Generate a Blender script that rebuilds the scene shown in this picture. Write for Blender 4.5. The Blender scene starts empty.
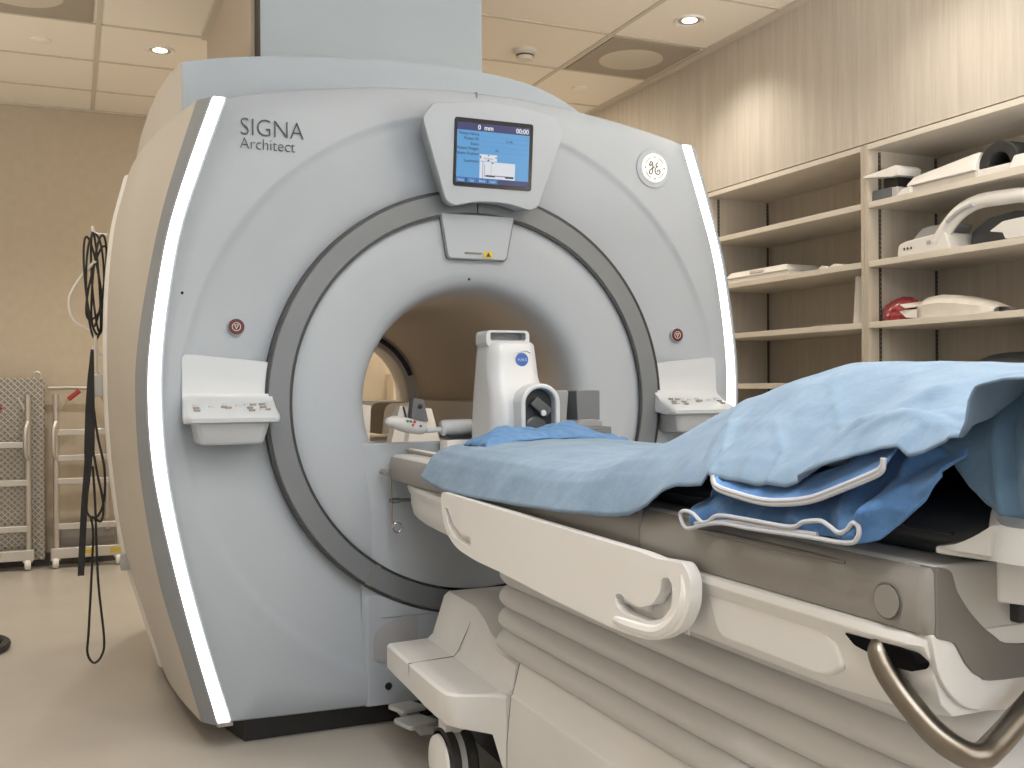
import bpy, bmesh, math, random
from mathutils import Vector, Matrix, noise
from mathutils.geometry import tessellate_polygon
R = math.radians
PI = math.pi
random.seed(4)
scene = bpy.context.scene
COL = scene.collection

# ------------------------------------------------------------------ materials
def mat(name, col, rough=.5, metal=0., var=.0, vscale=8., bump=0., bscale=200., emit=None, estr=0., coat=0., stretch=(1, 1, 1), spec=.5):
    m = bpy.data.materials.new(name); m.use_nodes = True
    nt = m.node_tree; N = nt.nodes; L = nt.links
    b = N['Principled BSDF']
    b.inputs['Base Color'].default_value = (*col, 1)
    b.inputs['Roughness'].default_value = rough
    b.inputs['Metallic'].default_value = metal
    b.inputs['Specular IOR Level'].default_value = spec
    b.inputs['Coat Weight'].default_value = coat
    if emit:
        b.inputs['Emission Color'].default_value = (*emit, 1)
        b.inputs['Emission Strength'].default_value = estr
    tc = N.new('ShaderNodeTexCoord'); mp = N.new('ShaderNodeMapping')
    mp.inputs['Scale'].default_value = stretch
    L.new(tc.outputs['Object'], mp.inputs['Vector'])
    if var > 0:
        n = N.new('ShaderNodeTexNoise'); n.inputs['Scale'].default_value = vscale; n.inputs['Detail'].default_value = 4
        L.new(mp.outputs[0], n.inputs['Vector'])
        r = N.new('ShaderNodeValToRGB')
        r.color_ramp.elements[0].position = .3; r.color_ramp.elements[1].position = .7
        r.color_ramp.elements[0].color = (*[c * (1 - var) for c in col], 1)
        r.color_ramp.elements[1].color = (*[min(1, c * (1 + var)) for c in col], 1)
        L.new(n.outputs['Fac'], r.inputs[0]); L.new(r.outputs[0], b.inputs['Base Color'])
    if bump > 0:
        n2 = N.new('ShaderNodeTexNoise'); n2.inputs['Scale'].default_value = bscale; n2.inputs['Detail'].default_value = 3
        L.new(mp.outputs[0], n2.inputs['Vector'])
        bp = N.new('ShaderNodeBump'); bp.inputs['Strength'].default_value = bump; bp.inputs['Distance'].default_value = .004
        L.new(n2.outputs['Fac'], bp.inputs['Height']); L.new(bp.outputs[0], b.inputs['Normal'])
    return m

def wood_mat(name, c1, c2, rough=.5):
    m = bpy.data.materials.new(name); m.use_nodes = True
    nt = m.node_tree; N = nt.nodes; L = nt.links; b = N['Principled BSDF']
    b.inputs['Roughness'].default_value = rough
    tc = N.new('ShaderNodeTexCoord'); mp = N.new('ShaderNodeMapping'); mp.inputs['Scale'].default_value = (14, 14, .7)
    L.new(tc.outputs['Object'], mp.inputs[0])
    n = N.new('ShaderNodeTexNoise'); n.inputs['Scale'].default_value = 2.2; n.inputs['Detail'].default_value = 8; n.inputs['Roughness'].default_value = .7
    L.new(mp.outputs[0], n.inputs[0])
    mp2 = N.new('ShaderNodeMapping'); mp2.inputs['Scale'].default_value = (90, 90, 2)
    L.new(tc.outputs['Object'], mp2.inputs[0])
    n2 = N.new('ShaderNodeTexNoise'); n2.inputs['Scale'].default_value = 2; n2.inputs['Detail'].default_value = 3
    L.new(mp2.outputs[0], n2.inputs[0])
    mx = N.new('ShaderNodeMath'); mx.operation = 'MULTIPLY_ADD'; mx.inputs[1].default_value = .4
    L.new(n2.outputs['Fac'], mx.inputs[0]); L.new(n.outputs['Fac'], mx.inputs[2])
    r = N.new('ShaderNodeValToRGB'); r.color_ramp.elements[0].position = .45; r.color_ramp.elements[1].position = .95
    r.color_ramp.elements[0].color = (*c1, 1); r.color_ramp.elements[1].color = (*c2, 1)
    L.new(mx.outputs[0], r.inputs[0]); L.new(r.outputs[0], b.inputs['Base Color'])
    return m

def weave_mat(name, c1, c2, rough=.9, sc=900):
    m = bpy.data.materials.new(name); m.use_nodes = True
    nt = m.node_tree; N = nt.nodes; L = nt.links; b = N['Principled BSDF']
    b.inputs['Roughness'].default_value = rough
    b.inputs['Specular IOR Level'].default_value = .15
    b.inputs['Sheen Weight'].default_value = .12
    tc = N.new('ShaderNodeTexCoord')
    n = N.new('ShaderNodeTexNoise'); n.inputs['Scale'].default_value = 9; n.inputs['Detail'].default_value = 9; n.inputs['Roughness'].default_value = .72
    L.new(tc.outputs['Object'], n.inputs[0])
    r = N.new('ShaderNodeValToRGB'); r.color_ramp.elements[0].position = .3; r.color_ramp.elements[1].position = .72
    r.color_ramp.elements[0].color = (*c1, 1); r.color_ramp.elements[1].color = (*c2, 1)
    L.new(n.outputs['Fac'], r.inputs[0]); L.new(r.outputs[0], b.inputs['Base Color'])
    n2 = N.new('ShaderNodeTexNoise'); n2.inputs['Scale'].default_value = sc; n2.inputs['Detail'].default_value = 2
    L.new(tc.outputs['Object'], n2.inputs[0])
    n3 = N.new('ShaderNodeTexNoise'); n3.inputs['Scale'].default_value = 26; n3.inputs['Detail'].default_value = 5
    n3.inputs['Distortion'].default_value = .6
    L.new(tc.outputs['Object'], n3.inputs[0])
    b1 = N.new('ShaderNodeBump'); b1.inputs['Strength'].default_value = .22; b1.inputs['Distance'].default_value = .012
    L.new(n3.outputs['Fac'], b1.inputs['Height'])
    bp = N.new('ShaderNodeBump'); bp.inputs['Strength'].default_value = .35; bp.inputs['Distance'].default_value = .002
    L.new(n2.outputs['Fac'], bp.inputs['Height']); L.new(b1.outputs[0], bp.inputs['Normal']); L.new(bp.outputs[0], b.inputs['Normal'])
    return m

def plate_mat(name):
    m = bpy.data.materials.new(name); m.use_nodes = True
    nt = m.node_tree; N = nt.nodes; L = nt.links; b = N['Principled BSDF']
    b.inputs['Metallic'].default_value = .75; b.inputs['Roughness'].default_value = .42
    tc = N.new('ShaderNodeTexCoord')
    def wave(rot):
        mp = N.new('ShaderNodeMapping'); mp.inputs['Rotation'].default_value = (0, R(rot), 0)
        L.new(tc.outputs['Object'], mp.inputs[0])
        w = N.new('ShaderNodeTexWave'); w.inputs['Scale'].default_value = 13; w.inputs['Distortion'].default_value = .5
        L.new(mp.outputs[0], w.inputs[0]); return w
    a = wave(45); c = wave(-45)
    mx = N.new('ShaderNodeMath'); mx.operation = 'MAXIMUM'
    L.new(a.outputs['Fac'], mx.inputs[0]); L.new(c.outputs['Fac'], mx.inputs[1])
    pw = N.new('ShaderNodeMath'); pw.operation = 'POWER'; pw.inputs[1].default_value = 5
    L.new(mx.outputs[0], pw.inputs[0])
    r = N.new('ShaderNodeValToRGB'); r.color_ramp.elements[0].color = (.27, .26, .245, 1); r.color_ramp.elements[1].color = (.52, .50, .46, 1)
    L.new(pw.outputs[0], r.inputs[0]); L.new(r.outputs[0], b.inputs['Base Color'])
    bp = N.new('ShaderNodeBump'); bp.inputs['Strength'].default_value = .5; bp.inputs['Distance'].default_value = .004
    L.new(pw.outputs[0], bp.inputs['Height']); L.new(bp.outputs[0], b.inputs['Normal'])
    return m

M = {}
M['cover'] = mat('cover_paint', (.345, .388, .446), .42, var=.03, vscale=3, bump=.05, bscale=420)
M['cover_warm'] = mat('cover_side_warm_lit', (.54, .505, .46), .5, var=.03, vscale=3, bump=.05, bscale=420)  # white cover with the warm light on the sides put into its colour
M['cover_white'] = mat('cover_white', (.78, .77, .75), .35)
M['console'] = mat('console_gloss', (.47, .51, .56), .3, coat=.15)
M['grey_edge'] = mat('grey_edge', (.24, .262, .29), .4, bump=.05, bscale=500)
M['ring_grey'] = mat('ring_grey', (.150, .168, .188), .38, bump=.04, bscale=500)
M['groove'] = mat('dark_groove', (.025, .027, .03), .5)
M['dark_seam'] = mat('shaded_seam', (.16, .165, .17), .6)
M['recess'] = mat('recess_grey', (.33, .34, .36), .5)
M['strip'] = mat('light_strip', (1, 1, 1), .4, emit=(1, .985, .96), estr=2.4)
M['bore'] = mat('bore_liner', (.50, .42, .33), .55, var=.04, vscale=12)
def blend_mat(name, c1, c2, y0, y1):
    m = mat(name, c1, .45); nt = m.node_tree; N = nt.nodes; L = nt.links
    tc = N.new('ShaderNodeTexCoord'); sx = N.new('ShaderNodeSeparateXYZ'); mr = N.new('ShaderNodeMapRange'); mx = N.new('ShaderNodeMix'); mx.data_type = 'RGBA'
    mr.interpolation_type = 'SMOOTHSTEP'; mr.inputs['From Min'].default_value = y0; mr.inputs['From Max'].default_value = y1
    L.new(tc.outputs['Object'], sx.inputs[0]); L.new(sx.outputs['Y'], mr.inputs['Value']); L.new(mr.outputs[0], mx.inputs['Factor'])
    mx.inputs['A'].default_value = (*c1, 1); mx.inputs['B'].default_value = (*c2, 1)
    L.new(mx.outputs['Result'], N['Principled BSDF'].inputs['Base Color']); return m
M['bore_blend'] = blend_mat('bore_shade_blend', (.345, .388, .446), (.55, .46, .37), -.0 - .8, .24 - .8)  # cover turns brown inward: dim warm light of the bore painted in
M['cover_top'] = mat('cover_top_blue_lit', (.36, .425, .50), .45, var=.03, vscale=3)  # copy of the cover with bluish light on the tier put into its colour
M['bore_white'] = mat('bore_white', (.74, .71, .67), .4)
M['black'] = mat('black_plastic', (.012, .012, .013), .45)
M['void'] = mat('deep_black', (.003, .003, .003), .9, spec=.1)
M['rubber'] = mat('black_rubber', (.02, .02, .021), .65)
M['red'] = mat('dark_red_button', (.085, .008, .010), .45)
M['red_grip'] = mat('red_grip', (.35, .03, .03), .45)
M['button'] = mat('button_grey', (.24, .23, .215), .4)
M['button_light'] = mat('button_light', (.50, .49, .47), .4)
M['ink'] = mat('dark_ink', (.03, .03, .04), .5)
M['badge_ring'] = mat('badge_ring', (.42, .44, .47), .35)
M['badge'] = mat('badge_face', (.9, .9, .9), .4, emit=(1, 1, 1), estr=.12)  # faint emission added to whiten the disc
M['badge_ink'] = mat('badge_ink', (.12, .11, .11), .4)
M['scr_black'] = mat('screen_black', (.006, .007, .012), .2)
M['scr_blue'] = mat('screen_blue', (.004, .004, .006), .3, emit=(.085, .36, .72), estr=1.05)
M['scr_navy'] = mat('screen_navy', (.004, .004, .006), .3, emit=(.010, .022, .17), estr=.9)
M['scr_tab'] = mat('screen_tab', (.004, .004, .006), .3, emit=(.03, .22, .62), estr=.9)
M['scr_white'] = mat('screen_white', (.004, .004, .006), .3, emit=(.80, .84, .90), estr=1.0)
M['scr_text'] = mat('screen_text', (.004, .004, .006), .3, emit=(.01, .03, .10), estr=.8)
M['scr_green'] = mat('screen_green', (.004, .004, .006), .3, emit=(.35, .75, .5), estr=.7)
M['table'] = mat('table_white', (.70, .695, .69), .42, var=.03, vscale=4, bump=.04, bscale=500)
M['table_light'] = mat('table_light', (.78, .775, .77), .36)
M['table_top'] = mat('table_top_grey', (.55, .55, .55), .4)
M['tan'] = mat('taupe_trim', (.262, .25, .235), .45, var=.03, vscale=5, bump=.07, bscale=600)
M['tan_dark'] = mat('taupe_shaded', (.17, .16, .148), .5, bump=.07, bscale=600)  # darker copy of the side taupe, shade of the end face put in
M['bellows'] = mat('bellows_vinyl', (.565, .56, .56), .5, bump=.04, bscale=300)
M['steel'] = mat('brushed_steel', (.215, .19, .16), .3, metal=1., bump=.04, bscale=150, stretch=(4, 4, 40))
M['chrome'] = mat('chrome_wire', (.35, .34, .33), .25, metal=1.)
M['alu'] = mat('aluminium_tube', (.58, .56, .53), .33, metal=.85)
M['plate'] = plate_mat('diamond_plate')
M['yellow'] = mat('yellow_tape', (.55, .42, .03), .5)
M['grey_light'] = mat('light_grey_plastic', (.46, .47, .48), .4)
M['coil_white'] = mat('coil_white', (.47, .50, .54), .33, coat=.15)
M['coil_grey'] = mat('coil_window', (.30, .30, .31), .25)
M['coil_inside'] = mat('coil_inside', (.02, .022, .025), .5)
M['coil_inner'] = mat('coil_mirror_grey', (.06, .065, .072), .35)
M['label_blue'] = mat('round_blue_label', (.04, .11, .36), .4)
M['label_text'] = mat('label_text', (.42, .52, .75), .5)
M['foam'] = mat('grey_foam', (.13, .14, .155), .7, bump=.1, bscale=500)
M['foam_top'] = mat('grey_foam_light', (.23, .24, .25), .7)
M['sheet'] = weave_mat('light_blue_sheet', (.145, .222, .325), (.22, .312, .425))
M['sheet_dark'] = weave_mat('blue_grey_sheet', (.085, .16, .26), (.125, .215, .33))
M['blanket'] = weave_mat('blue_fleece', (.06, .155, .37), (.135, .285, .55), sc=500)
M['cloth'] = weave_mat('blue_cloth', (.075, .17, .35), (.12, .245, .45))
M['piping'] = mat('white_piping', (.50, .52, .57), .8, bump=.2, bscale=900)
M['cushion'] = mat('black_vinyl', (.030, .034, .042), .45, bump=.1, bscale=300)
M['floor'] = mat('vinyl_floor', (.43, .405, .37), .30, var=.06, vscale=2.5, bump=.03, bscale=60)
M['ceil'] = mat('ceiling_tile', (.84, .785, .70), .9, var=.03, vscale=300, bump=.15, bscale=700)
M['ceil_dark'] = mat('vent_tile', (.36, .32, .265), .85, var=.07, vscale=260)
M['grid'] = mat('ceiling_grid', (.58, .53, .455), .7)
M['wall'] = mat('beige_wall', (.52, .455, .365), .85, var=.04, vscale=20, bump=.06, bscale=250)
M['wall_pale'] = mat('pale_wall', (.62, .58, .52), .85)
M['base'] = mat('dark_skirting', (.10, .095, .09), .6)
M['shaft'] = mat('shaft_front_blue_lit', (.38, .455, .525), .55, var=.02, vscale=4)  # blue light on the shaft front put into the colour
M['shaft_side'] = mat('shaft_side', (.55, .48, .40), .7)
M['wood'] = wood_mat('grey_oak', (.47, .425, .37), (.62, .575, .515))
M['wood_in'] = wood_mat('grey_oak_inside', (.45, .40, .33), (.57, .515, .435))
M['shelf'] = mat('shelf_laminate', (.66, .61, .54), .5, var=.04, vscale=6, stretch=(8, 1, 8))
M['track'] = mat('shelf_track', (.05, .045, .04), .6)
M['track_hole'] = mat('track_hole', (.16, .14, .12), .6)
M['white'] = mat('white_plastic', (.74, .73, .71), .4)
M['offwhite'] = mat('offwhite_plastic', (.66, .63, .58), .45)
M['paper'] = mat('white_paper', (.66, .63, .58), .8, var=.05, vscale=20, bump=.3, bscale=30)
M['redbag'] = mat('red_bag', (.30, .035, .045), .28, var=.35, vscale=60, bump=.8, bscale=45, coat=.4)
M['lamp'] = mat('lamp_lens', (1, .95, .88), .4, emit=(1, .90, .74), estr=4.)
M['mirror'] = mat('lamp_reflector', (.8, .78, .74), .12, metal=1.)
M['dots_red'] = mat('dot_red', (.4, .05, .05), .4)
M['dots_blue'] = mat('dot_blue', (.04, .1, .35), .4)
M['dots_green'] = mat('dot_green', (.05, .2, .12), .4)
M['cable_white'] = mat('cable_white', (.66, .62, .55), .5)
M['cream'] = mat('lit_cream', (.72, .62, .48), .7)

# ------------------------------------------------------------------ mesh helpers
class MB:
    def __init__(s): s.v = []; s.f = []; s.m = []; s.mi = 0
    def add(s, vs, fs):
        o = len(s.v); s.v += [Vector(v) for v in vs]
        for f in fs: s.f.append([o + i for i in f]); s.m.append(s.mi)
        return s
    def box(s, x0, x1, y0, y1, z0, z1):
        vs = [(x, y, z) for z in (z0, z1) for y in (y0, y1) for x in (x0, x1)]
        return s.add(vs, [(0, 2, 3, 1), (4, 5, 7, 6), (0, 1, 5, 4), (2, 6, 7, 3), (0, 4, 6, 2), (1, 3, 7, 5)])
    def prism(s, poly, axis, a, b, holes=()):
        def P(p, t):
            return {'x': (t, p[0], p[1]), 'y': (p[0], t, p[1]), 'z': (p[0], p[1], t)}[axis]
        loops = [list(poly)] + [list(h) for h in holes]
        flat = [p for l in loops for p in l]; n = len(flat)
        vs = [P(p, a) for p in flat] + [P(p, b) for p in flat]; fs = []
        if holes:
            for t in tessellate_polygon([[Vector((p[0], p[1], 0)) for p in l] for l in loops]):
                fs.append(tuple(t)); fs.append(tuple(i + n for i in reversed(t)))
        else:
            fs.append(tuple(range(n))); fs.append(tuple(range(2 * n - 1, n - 1, -1)))
        k = 0
        for l in loops:
            m = len(l)
            for i in range(m):
                j = (i + 1) % m; fs.append((k + i, k + j, k + j + n, k + i + n))
            k += m
        return s.add(vs, fs)
    def loft(s, rings, closed=True, cap=True, wrap=False):
        n = len(rings[0]); o = []; fs = []
        for r in rings: o += list(r)
        K = len(rings)
        for k in range(K if wrap else K - 1):
            k2 = (k + 1) % K
            for i in range(n if closed else n - 1):
                j = (i + 1) % n; fs.append((k * n + i, k * n + j, k2 * n + j, k2 * n + i))
        if cap and closed and not wrap:
            fs.append(tuple(reversed(range(n)))); fs.append(tuple(range((K - 1) * n, K * n)))
        return s.add(o, fs)
    def tube(s, pts, r, n=10, closed=False, flat=None):
        pts = [Vector(p) for p in pts]; K = len(pts); rings = []; up = None
        for i, p in enumerate(pts):
            if closed: t = pts[(i + 1) % K] - pts[i - 1]
            else: t = pts[min(i + 1, K - 1)] - pts[max(i - 1, 0)]
            t.normalize()
            if up is None:
                up = Vector((0, 0, 1)) if abs(t.z) < .9 else Vector((1, 0, 0))
            a = t.cross(up).normalized(); b = a.cross(t).normalized(); up = b
            rr = r[i] if isinstance(r, (list, tuple)) else r
            fl = flat or 1
            rings.append([p + a * math.cos(2 * PI * k / n) * rr * fl + b * math.sin(2 * PI * k / n) * rr for k in range(n)])
        return s.loft(rings, True, not closed, closed)
    def lathe(s, prof, c, axis='z', n=32, cap=True, closed=False):
        rings = []
        for (r, h) in prof:
            ring = []
            for k in range(n):
                a = 2 * PI * k / n; u, v = r * math.cos(a), r * math.sin(a)
                ring.append({'z': (c[0] + u, c[1] + v, c[2] + h), 'y': (c[0] + u, c[1] + h, c[2] + v), 'x': (c[0] + h, c[1] + u, c[2] + v)}[axis])
            rings.append(ring)
        return s.loft(rings, True, cap, closed)
    def grid(s, fn, nu, nv):
        vs = [fn(i / nu, j / nv) for i in range(nu + 1) for j in range(nv + 1)]
        return s.add(vs, [(i * (nv + 1) + j, i * (nv + 1) + j + 1, (i + 1) * (nv + 1) + j + 1, (i + 1) * (nv + 1) + j) for i in range(nu) for j in range(nv)])
    def text(s, body, size, org, xd=(1, 0, 0), yd=(0, 0, 1), align='LEFT', thin=0., depth=.0, sx=1.):
        cu = bpy.data.curves.new('t', 'FONT'); cu.body = body; cu.size = size; cu.align_x = align
        cu.offset = thin; cu.extrude = depth; cu.resolution_u = 4
        ob = bpy.data.objects.new('t', cu); COL.objects.link(ob)
        dg = bpy.context.evaluated_depsgraph_get(); me = bpy.data.meshes.new_from_object(ob.evaluated_get(dg))
        X = Vector(xd).normalized(); Y = Vector(yd).normalized(); Z = X.cross(Y); O = Vector(org)
        s.add([O + X * v.co.x * sx + Y * v.co.y + Z * v.co.z for v in me.vertices], [tuple(p.vertices) for p in me.polygons])
        bpy.data.objects.remove(ob); bpy.data.meshes.remove(me); bpy.data.curves.remove(cu)
        return s

def wpos(o):
    v = Vector(o.location)
    while o.parent: o = o.parent; v += Vector(o.location)
    return v

def obj(name, mb, m, parent=None, smooth=35, bevel=0., seg=2, solid=0., subd=0, recalc=True, label=None):
    me = bpy.data.meshes.new(name)
    off = wpos(parent) if parent else Vector()
    me.from_pydata([tuple(v - off) for v in mb.v], [], mb.f)
    ms = m if isinstance(m, (list, tuple)) else [m]
    for x in ms: me.materials.append(x)
    for p, i in zip(me.polygons, mb.m): p.material_index = i
    if recalc:
        bm = bmesh.new(); bm.from_mesh(me); bmesh.ops.recalc_face_normals(bm, faces=bm.faces); bm.to_mesh(me); bm.free()
    if smooth:
        for p in me.polygons: p.use_smooth = True
        me.set_sharp_from_angle(angle=R(smooth))
    me.update()
    o = bpy.data.objects.new(name, me); COL.objects.link(o)
    if parent: o.parent = parent
    if solid:
        k = o.modifiers.new('solid', 'SOLIDIFY'); k.thickness = solid; k.offset = 0
    if bevel:
        k = o.modifiers.new('bevel', 'BEVEL'); k.width = bevel; k.segments = seg; k.limit_method = 'ANGLE'; k.angle_limit = R(40); k.harden_normals = True
    if subd:
        k = o.modifiers.new('subd', 'SUBSURF'); k.levels = subd; k.render_levels = subd
    if label: o['label'] = label
    return o

def tag(o, label, cat, group=None):
    o['label'] = label; o['category'] = cat
    if group: o['group'] = group
    return o
def thing(name, label, cat, loc, group=None):
    o = bpy.data.objects.new(name, None); COL.objects.link(o); o.location = loc; o.empty_display_size = .1
    return tag(o, label, cat, group)
def struct(name, mb, m, **k):
    o = obj(name, mb, m, **k); o['kind'] = 'structure'; return o
def copy_tree(o, loc, label, parent=None):
    c = o.copy(); COL.objects.link(c)
    if parent is None: c.location = loc; c['label'] = label
    else: c.parent = parent
    for ch in list(o.children): copy_tree(ch, None, None, c)
    return c

def interp(tab, x):
    if x <= tab[0][0]: return tab[0][1]
    for i in range(len(tab) - 1):
        if x <= tab[i + 1][0]:
            x0, y0 = tab[i]; x1, y1 = tab[i + 1]; h = x1 - x0; t = (x - x0) / h
            def sl(k):
                if k <= 0: return (tab[1][1] - tab[0][1]) / (tab[1][0] - tab[0][0])
                if k >= len(tab) - 1: return (tab[-1][1] - tab[-2][1]) / (tab[-1][0] - tab[-2][0])
                return (tab[k + 1][1] - tab[k - 1][1]) / (tab[k + 1][0] - tab[k - 1][0])
            m0, m1 = sl(i) * h, sl(i + 1) * h
            return (2 * t**3 - 3 * t * t + 1) * y0 + (t**3 - 2 * t * t + t) * m0 + (-2 * t**3 + 3 * t * t) * y1 + (t**3 - t * t) * m1
    return tab[-1][1]
def lin(tab, x):
    if x <= tab[0][0]: return tab[0][1]
    for (a, b), (c, d) in zip(tab, tab[1:]):
        if x <= c: return b + (d - b) * (x - a) / (c - a)
    return tab[-1][1]
def sstep(a, b, x):
    t = max(0, min(1, (x - a) / (b - a))); return t * t * (3 - 2 * t)
def spline(pts, n=8, closed=False):
    P = [Vector(p) for p in pts]; K = len(P); out = []
    for i in range(K if closed else K - 1):
        a = P[(i - 1) % K] if (closed or i > 0) else P[0] * 2 - P[1]
        b = P[i]; c = P[(i + 1) % K]
        d = P[(i + 2) % K] if (closed or i + 2 < K) else P[-1] * 2 - P[-2]
        for k in range(n):
            t = k / n
            out.append(.5 * ((2 * b) + (c - a) * t + (2 * a - 5 * b + 4 * c - d) * t * t + (3 * b - a - 3 * c + d) * t**3))
    if not closed: out.append(P[-1])
    return out
def rrect(x0, x1, y0, y1, r, n=5):
    out = []
    for cx, cy, a0 in ((x1 - r, y0 + r, -90), (x1 - r, y1 - r, 0), (x0 + r, y1 - r, 90), (x0 + r, y0 + r, 180)):
        for k in range(n + 1):
            a = R(a0 + 90 * k / n); out.append((cx + r * math.cos(a), cy + r * math.sin(a)))
    return out
def rpoly(pts, r, n=5):
    """round the corners of a 2-D polygon"""
    out = []; K = len(pts)
    for i in range(K):
        p = Vector(pts[i]); a = (Vector(pts[i - 1]) - p); b = (Vector(pts[(i + 1) % K]) - p)
        rr = r[i] if isinstance(r, (list, tuple)) else r
        rr = min(rr, a.length * .45, b.length * .45)
        A = p + a.normalized() * rr; B = p + b.normalized() * rr
        for k in range(n + 1):
            t = k / n; q = A * (1 - t)**2 + p * 2 * t * (1 - t) + B * t * t; out.append((q.x, q.y))
    return out

# ------------------------------------------------------------------ camera
cam = bpy.data.cameras.new('camera'); co = bpy.data.objects.new('camera', cam); COL.objects.link(co)
cam.sensor_width = 36; cam.lens = 1021.7 / 1024 * 36; cam.clip_start = .05
yaw, pitch, roll = .407157, .001915, -.006242
fw = Vector((math.sin(yaw) * math.cos(pitch), math.cos(yaw) * math.cos(pitch), math.sin(pitch)))
rt = Vector((math.cos(yaw), -math.sin(yaw), 0)); up = rt.cross(fw)
r2 = rt * math.cos(roll) + up * math.sin(roll); u2 = -rt * math.sin(roll) + up * math.cos(roll)
co.matrix_world = Matrix((( r2.x, u2.x, -fw.x, -1.15062), (r2.y, u2.y, -fw.y, -2.9374), (r2.z, u2.z, -fw.z, 1.01553), (0, 0, 0, 1)))
scene.camera = co

# ------------------------------------------------------------------ room
H = 2.65; XL, XR, YB, YF = -2.7, 2.13, 3.55, -4.6; XW = 1.73
struct('floor', MB().box(XL - .1, XR + .1, YF - .1, YB + .1, -.1, 0), M['floor'], smooth=0)
struct('ceiling', MB().box(XL - .1, XR + .1, YF - .1, YB + .1, H, H + .1), M['ceil'], smooth=0)
g = MB()
for k in range(-12, 3): g.box(XL, -.567, 1.996 + .557 * k - .009, 1.996 + .557 * k + .009, H - .004, H + .01)
for k in range(-11, 5): g.box(.28, XW, 1.235 + .557 * k - .009, 1.235 + .557 * k + .009, H - .004, H + .01)
g.box(XL, XW, YB - .022, YB, H - .012, H + .01)
for x in [-2.25, -1.03, .0, 1.165]: g.box(x - .011, x + .011, YF, YB, H - .0045, H + .01)
struct('trim_1', g, M['grid'], smooth=0)
struct('trim_2', MB().box(1.685, XW, YF, YB, H - .012, H + .01), M['grid'], smooth=0)
struct('wall_back', MB().box(XL - .1, XR + .1, YB, YB + .1, -.05, H + .05), M['wall'], smooth=0)
struct('wall_left', MB().box(XL - .1, XL, YF, YB, -.05, H + .05), M['wall_pale'], smooth=0)
struct('wall_front', MB().box(XL, XR, YF - .1, YF, -.05, H + .05), M['wall_pale'], smooth=0)
struct('wall_right', MB().box(XR, XR + .1, YF, YB, -.05, H + .05), M['wood_in'], smooth=0)
struct('baseboard_back', MB().box(XL, XR, YB - .012, YB, 0, .07), M['base'], smooth=0)

# dark perforated vent tiles
def vent(x0, x1, y0, y1, label):
    t = thing('ceiling_vent', label, 'vent', ((x0 + x1) / 2, (y0 + y1) / 2, H - .006))
    obj('vent_tile', MB().box(x0 + .012, x1 - .012, y0 + .012, y1 - .012, H - .007, H + .01), M['ceil_dark'], t, smooth=0)
    cx, cy = (x0 + x1) / 2, (y0 + y1) / 2
    d = MB().lathe([(.16, -.0075), (.15, -.010), (.001, -.011)], (cx, cy, H), 'z', 36)
    obj('diffuser_disc', d, M['grid'], t)
    return t
vent(1.177, 1.68, 1.245, 1.785, 'dark perforated vent tile in the ceiling above the wooden wall')
vent(-1.62, -1.043, 1.445, 1.988, 'dark perforated vent tile in the ceiling above the ladders')
def downlight(x, y, label, en=30):
    t = thing('downlight', label, 'ceiling light', (x, y, H - .01), 'recessed downlights')
    obj('trim_ring', MB().lathe([(.052, -.004), (.066, -.009), (.07, -.003), (.07, .01), (.052, .01)], (x, y, H), 'z', 32, False, True), M['white'], t)
    obj('reflector', MB().lathe([(.052, -.004), (.047, -.0035), (.030, -.0025)], (x, y, H), 'z', 32, False), M['mirror'], t)
    obj('lens', MB().lathe([(.034, -.0042), (.022, -.0062), (.001, -.0066)], (x, y, H), 'z', 24, False), M['lamp'], t)
    l = bpy.data.lights.new('downlight_beam', 'SPOT'); l.energy = en; l.color = (1, .91, .79); l.spot_size = R(125); l.spot_blend = 1.; l.shadow_soft_size = .05
    lo = bpy.data.objects.new('downlight_beam', l); COL.objects.link(lo); lo.location = (x, y, H - .04)
    return t
downlight(-.749, 2.264, 'bright recessed downlight left of the grey service shaft', 95)
downlight(1.40, .943, 'recessed downlight beside the wooden wall with mirrored reflector', 36)
det = thing('smoke_detector', 'round white smoke detector on the ceiling', 'smoke detector', (.884, 1.596, H))
obj('base_plate', MB().lathe([(.058, 0), (.058, -.014), (.052, -.02), (.001, -.02)], (.884, 1.596, H), 'z', 32), M['offwhite'], det)
obj('sensor_head', MB().lathe([(.042, -.018), (.042, -.034), (.036, -.05), (.001, -.052)], (.884, 1.596, H), 'z', 32), M['offwhite'], det)
obj('sensor_slot', MB().lathe([(.0425, -.026), (.0428, -.034), (.040, -.034), (.040, -.026)], (.884, 1.596, H), 'z', 32, False, True), M['track'], det)
for (x, y, lb) in ((-1.277, 2.311, 'flat round sprinkler cover on the ceiling over the ladders'), (1.423, 2.062, 'flat round sprinkler cover on the ceiling behind the dark vent tile')):
    tag(obj('sprinkler_cover', MB().lathe([(.046, 0), (.046, -.007), (.041, -.010), (.001, -.011)], (x, y, H), 'z', 28), M['cream'] if 0 else M['ceil']), lb, 'sprinkler cover')

# service shaft between scanner and ceiling
sh = thing('service_shaft', 'boxed grey service shaft rising from the scanner to the ceiling', 'shaft', (-.14, 1.3, 2.06))
obj('front_panel', MB().box(-.548, .285, .66, .70, 2.06, H), M['shaft'], sh, smooth=0)
obj('shaft_body', MB().box(-.567, .285, .72, 1.95, 2.06, H), M['shaft_side'], sh, smooth=0)
obj('edge_trim', MB().box(-.552, -.543, .655, .72, 2.06, H), M['track'], sh, smooth=0)
obj('ceiling_trim', MB().box(-.592, -.567, .66, 1.95, H - .03, H), M['grid'], sh, smooth=0)

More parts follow.
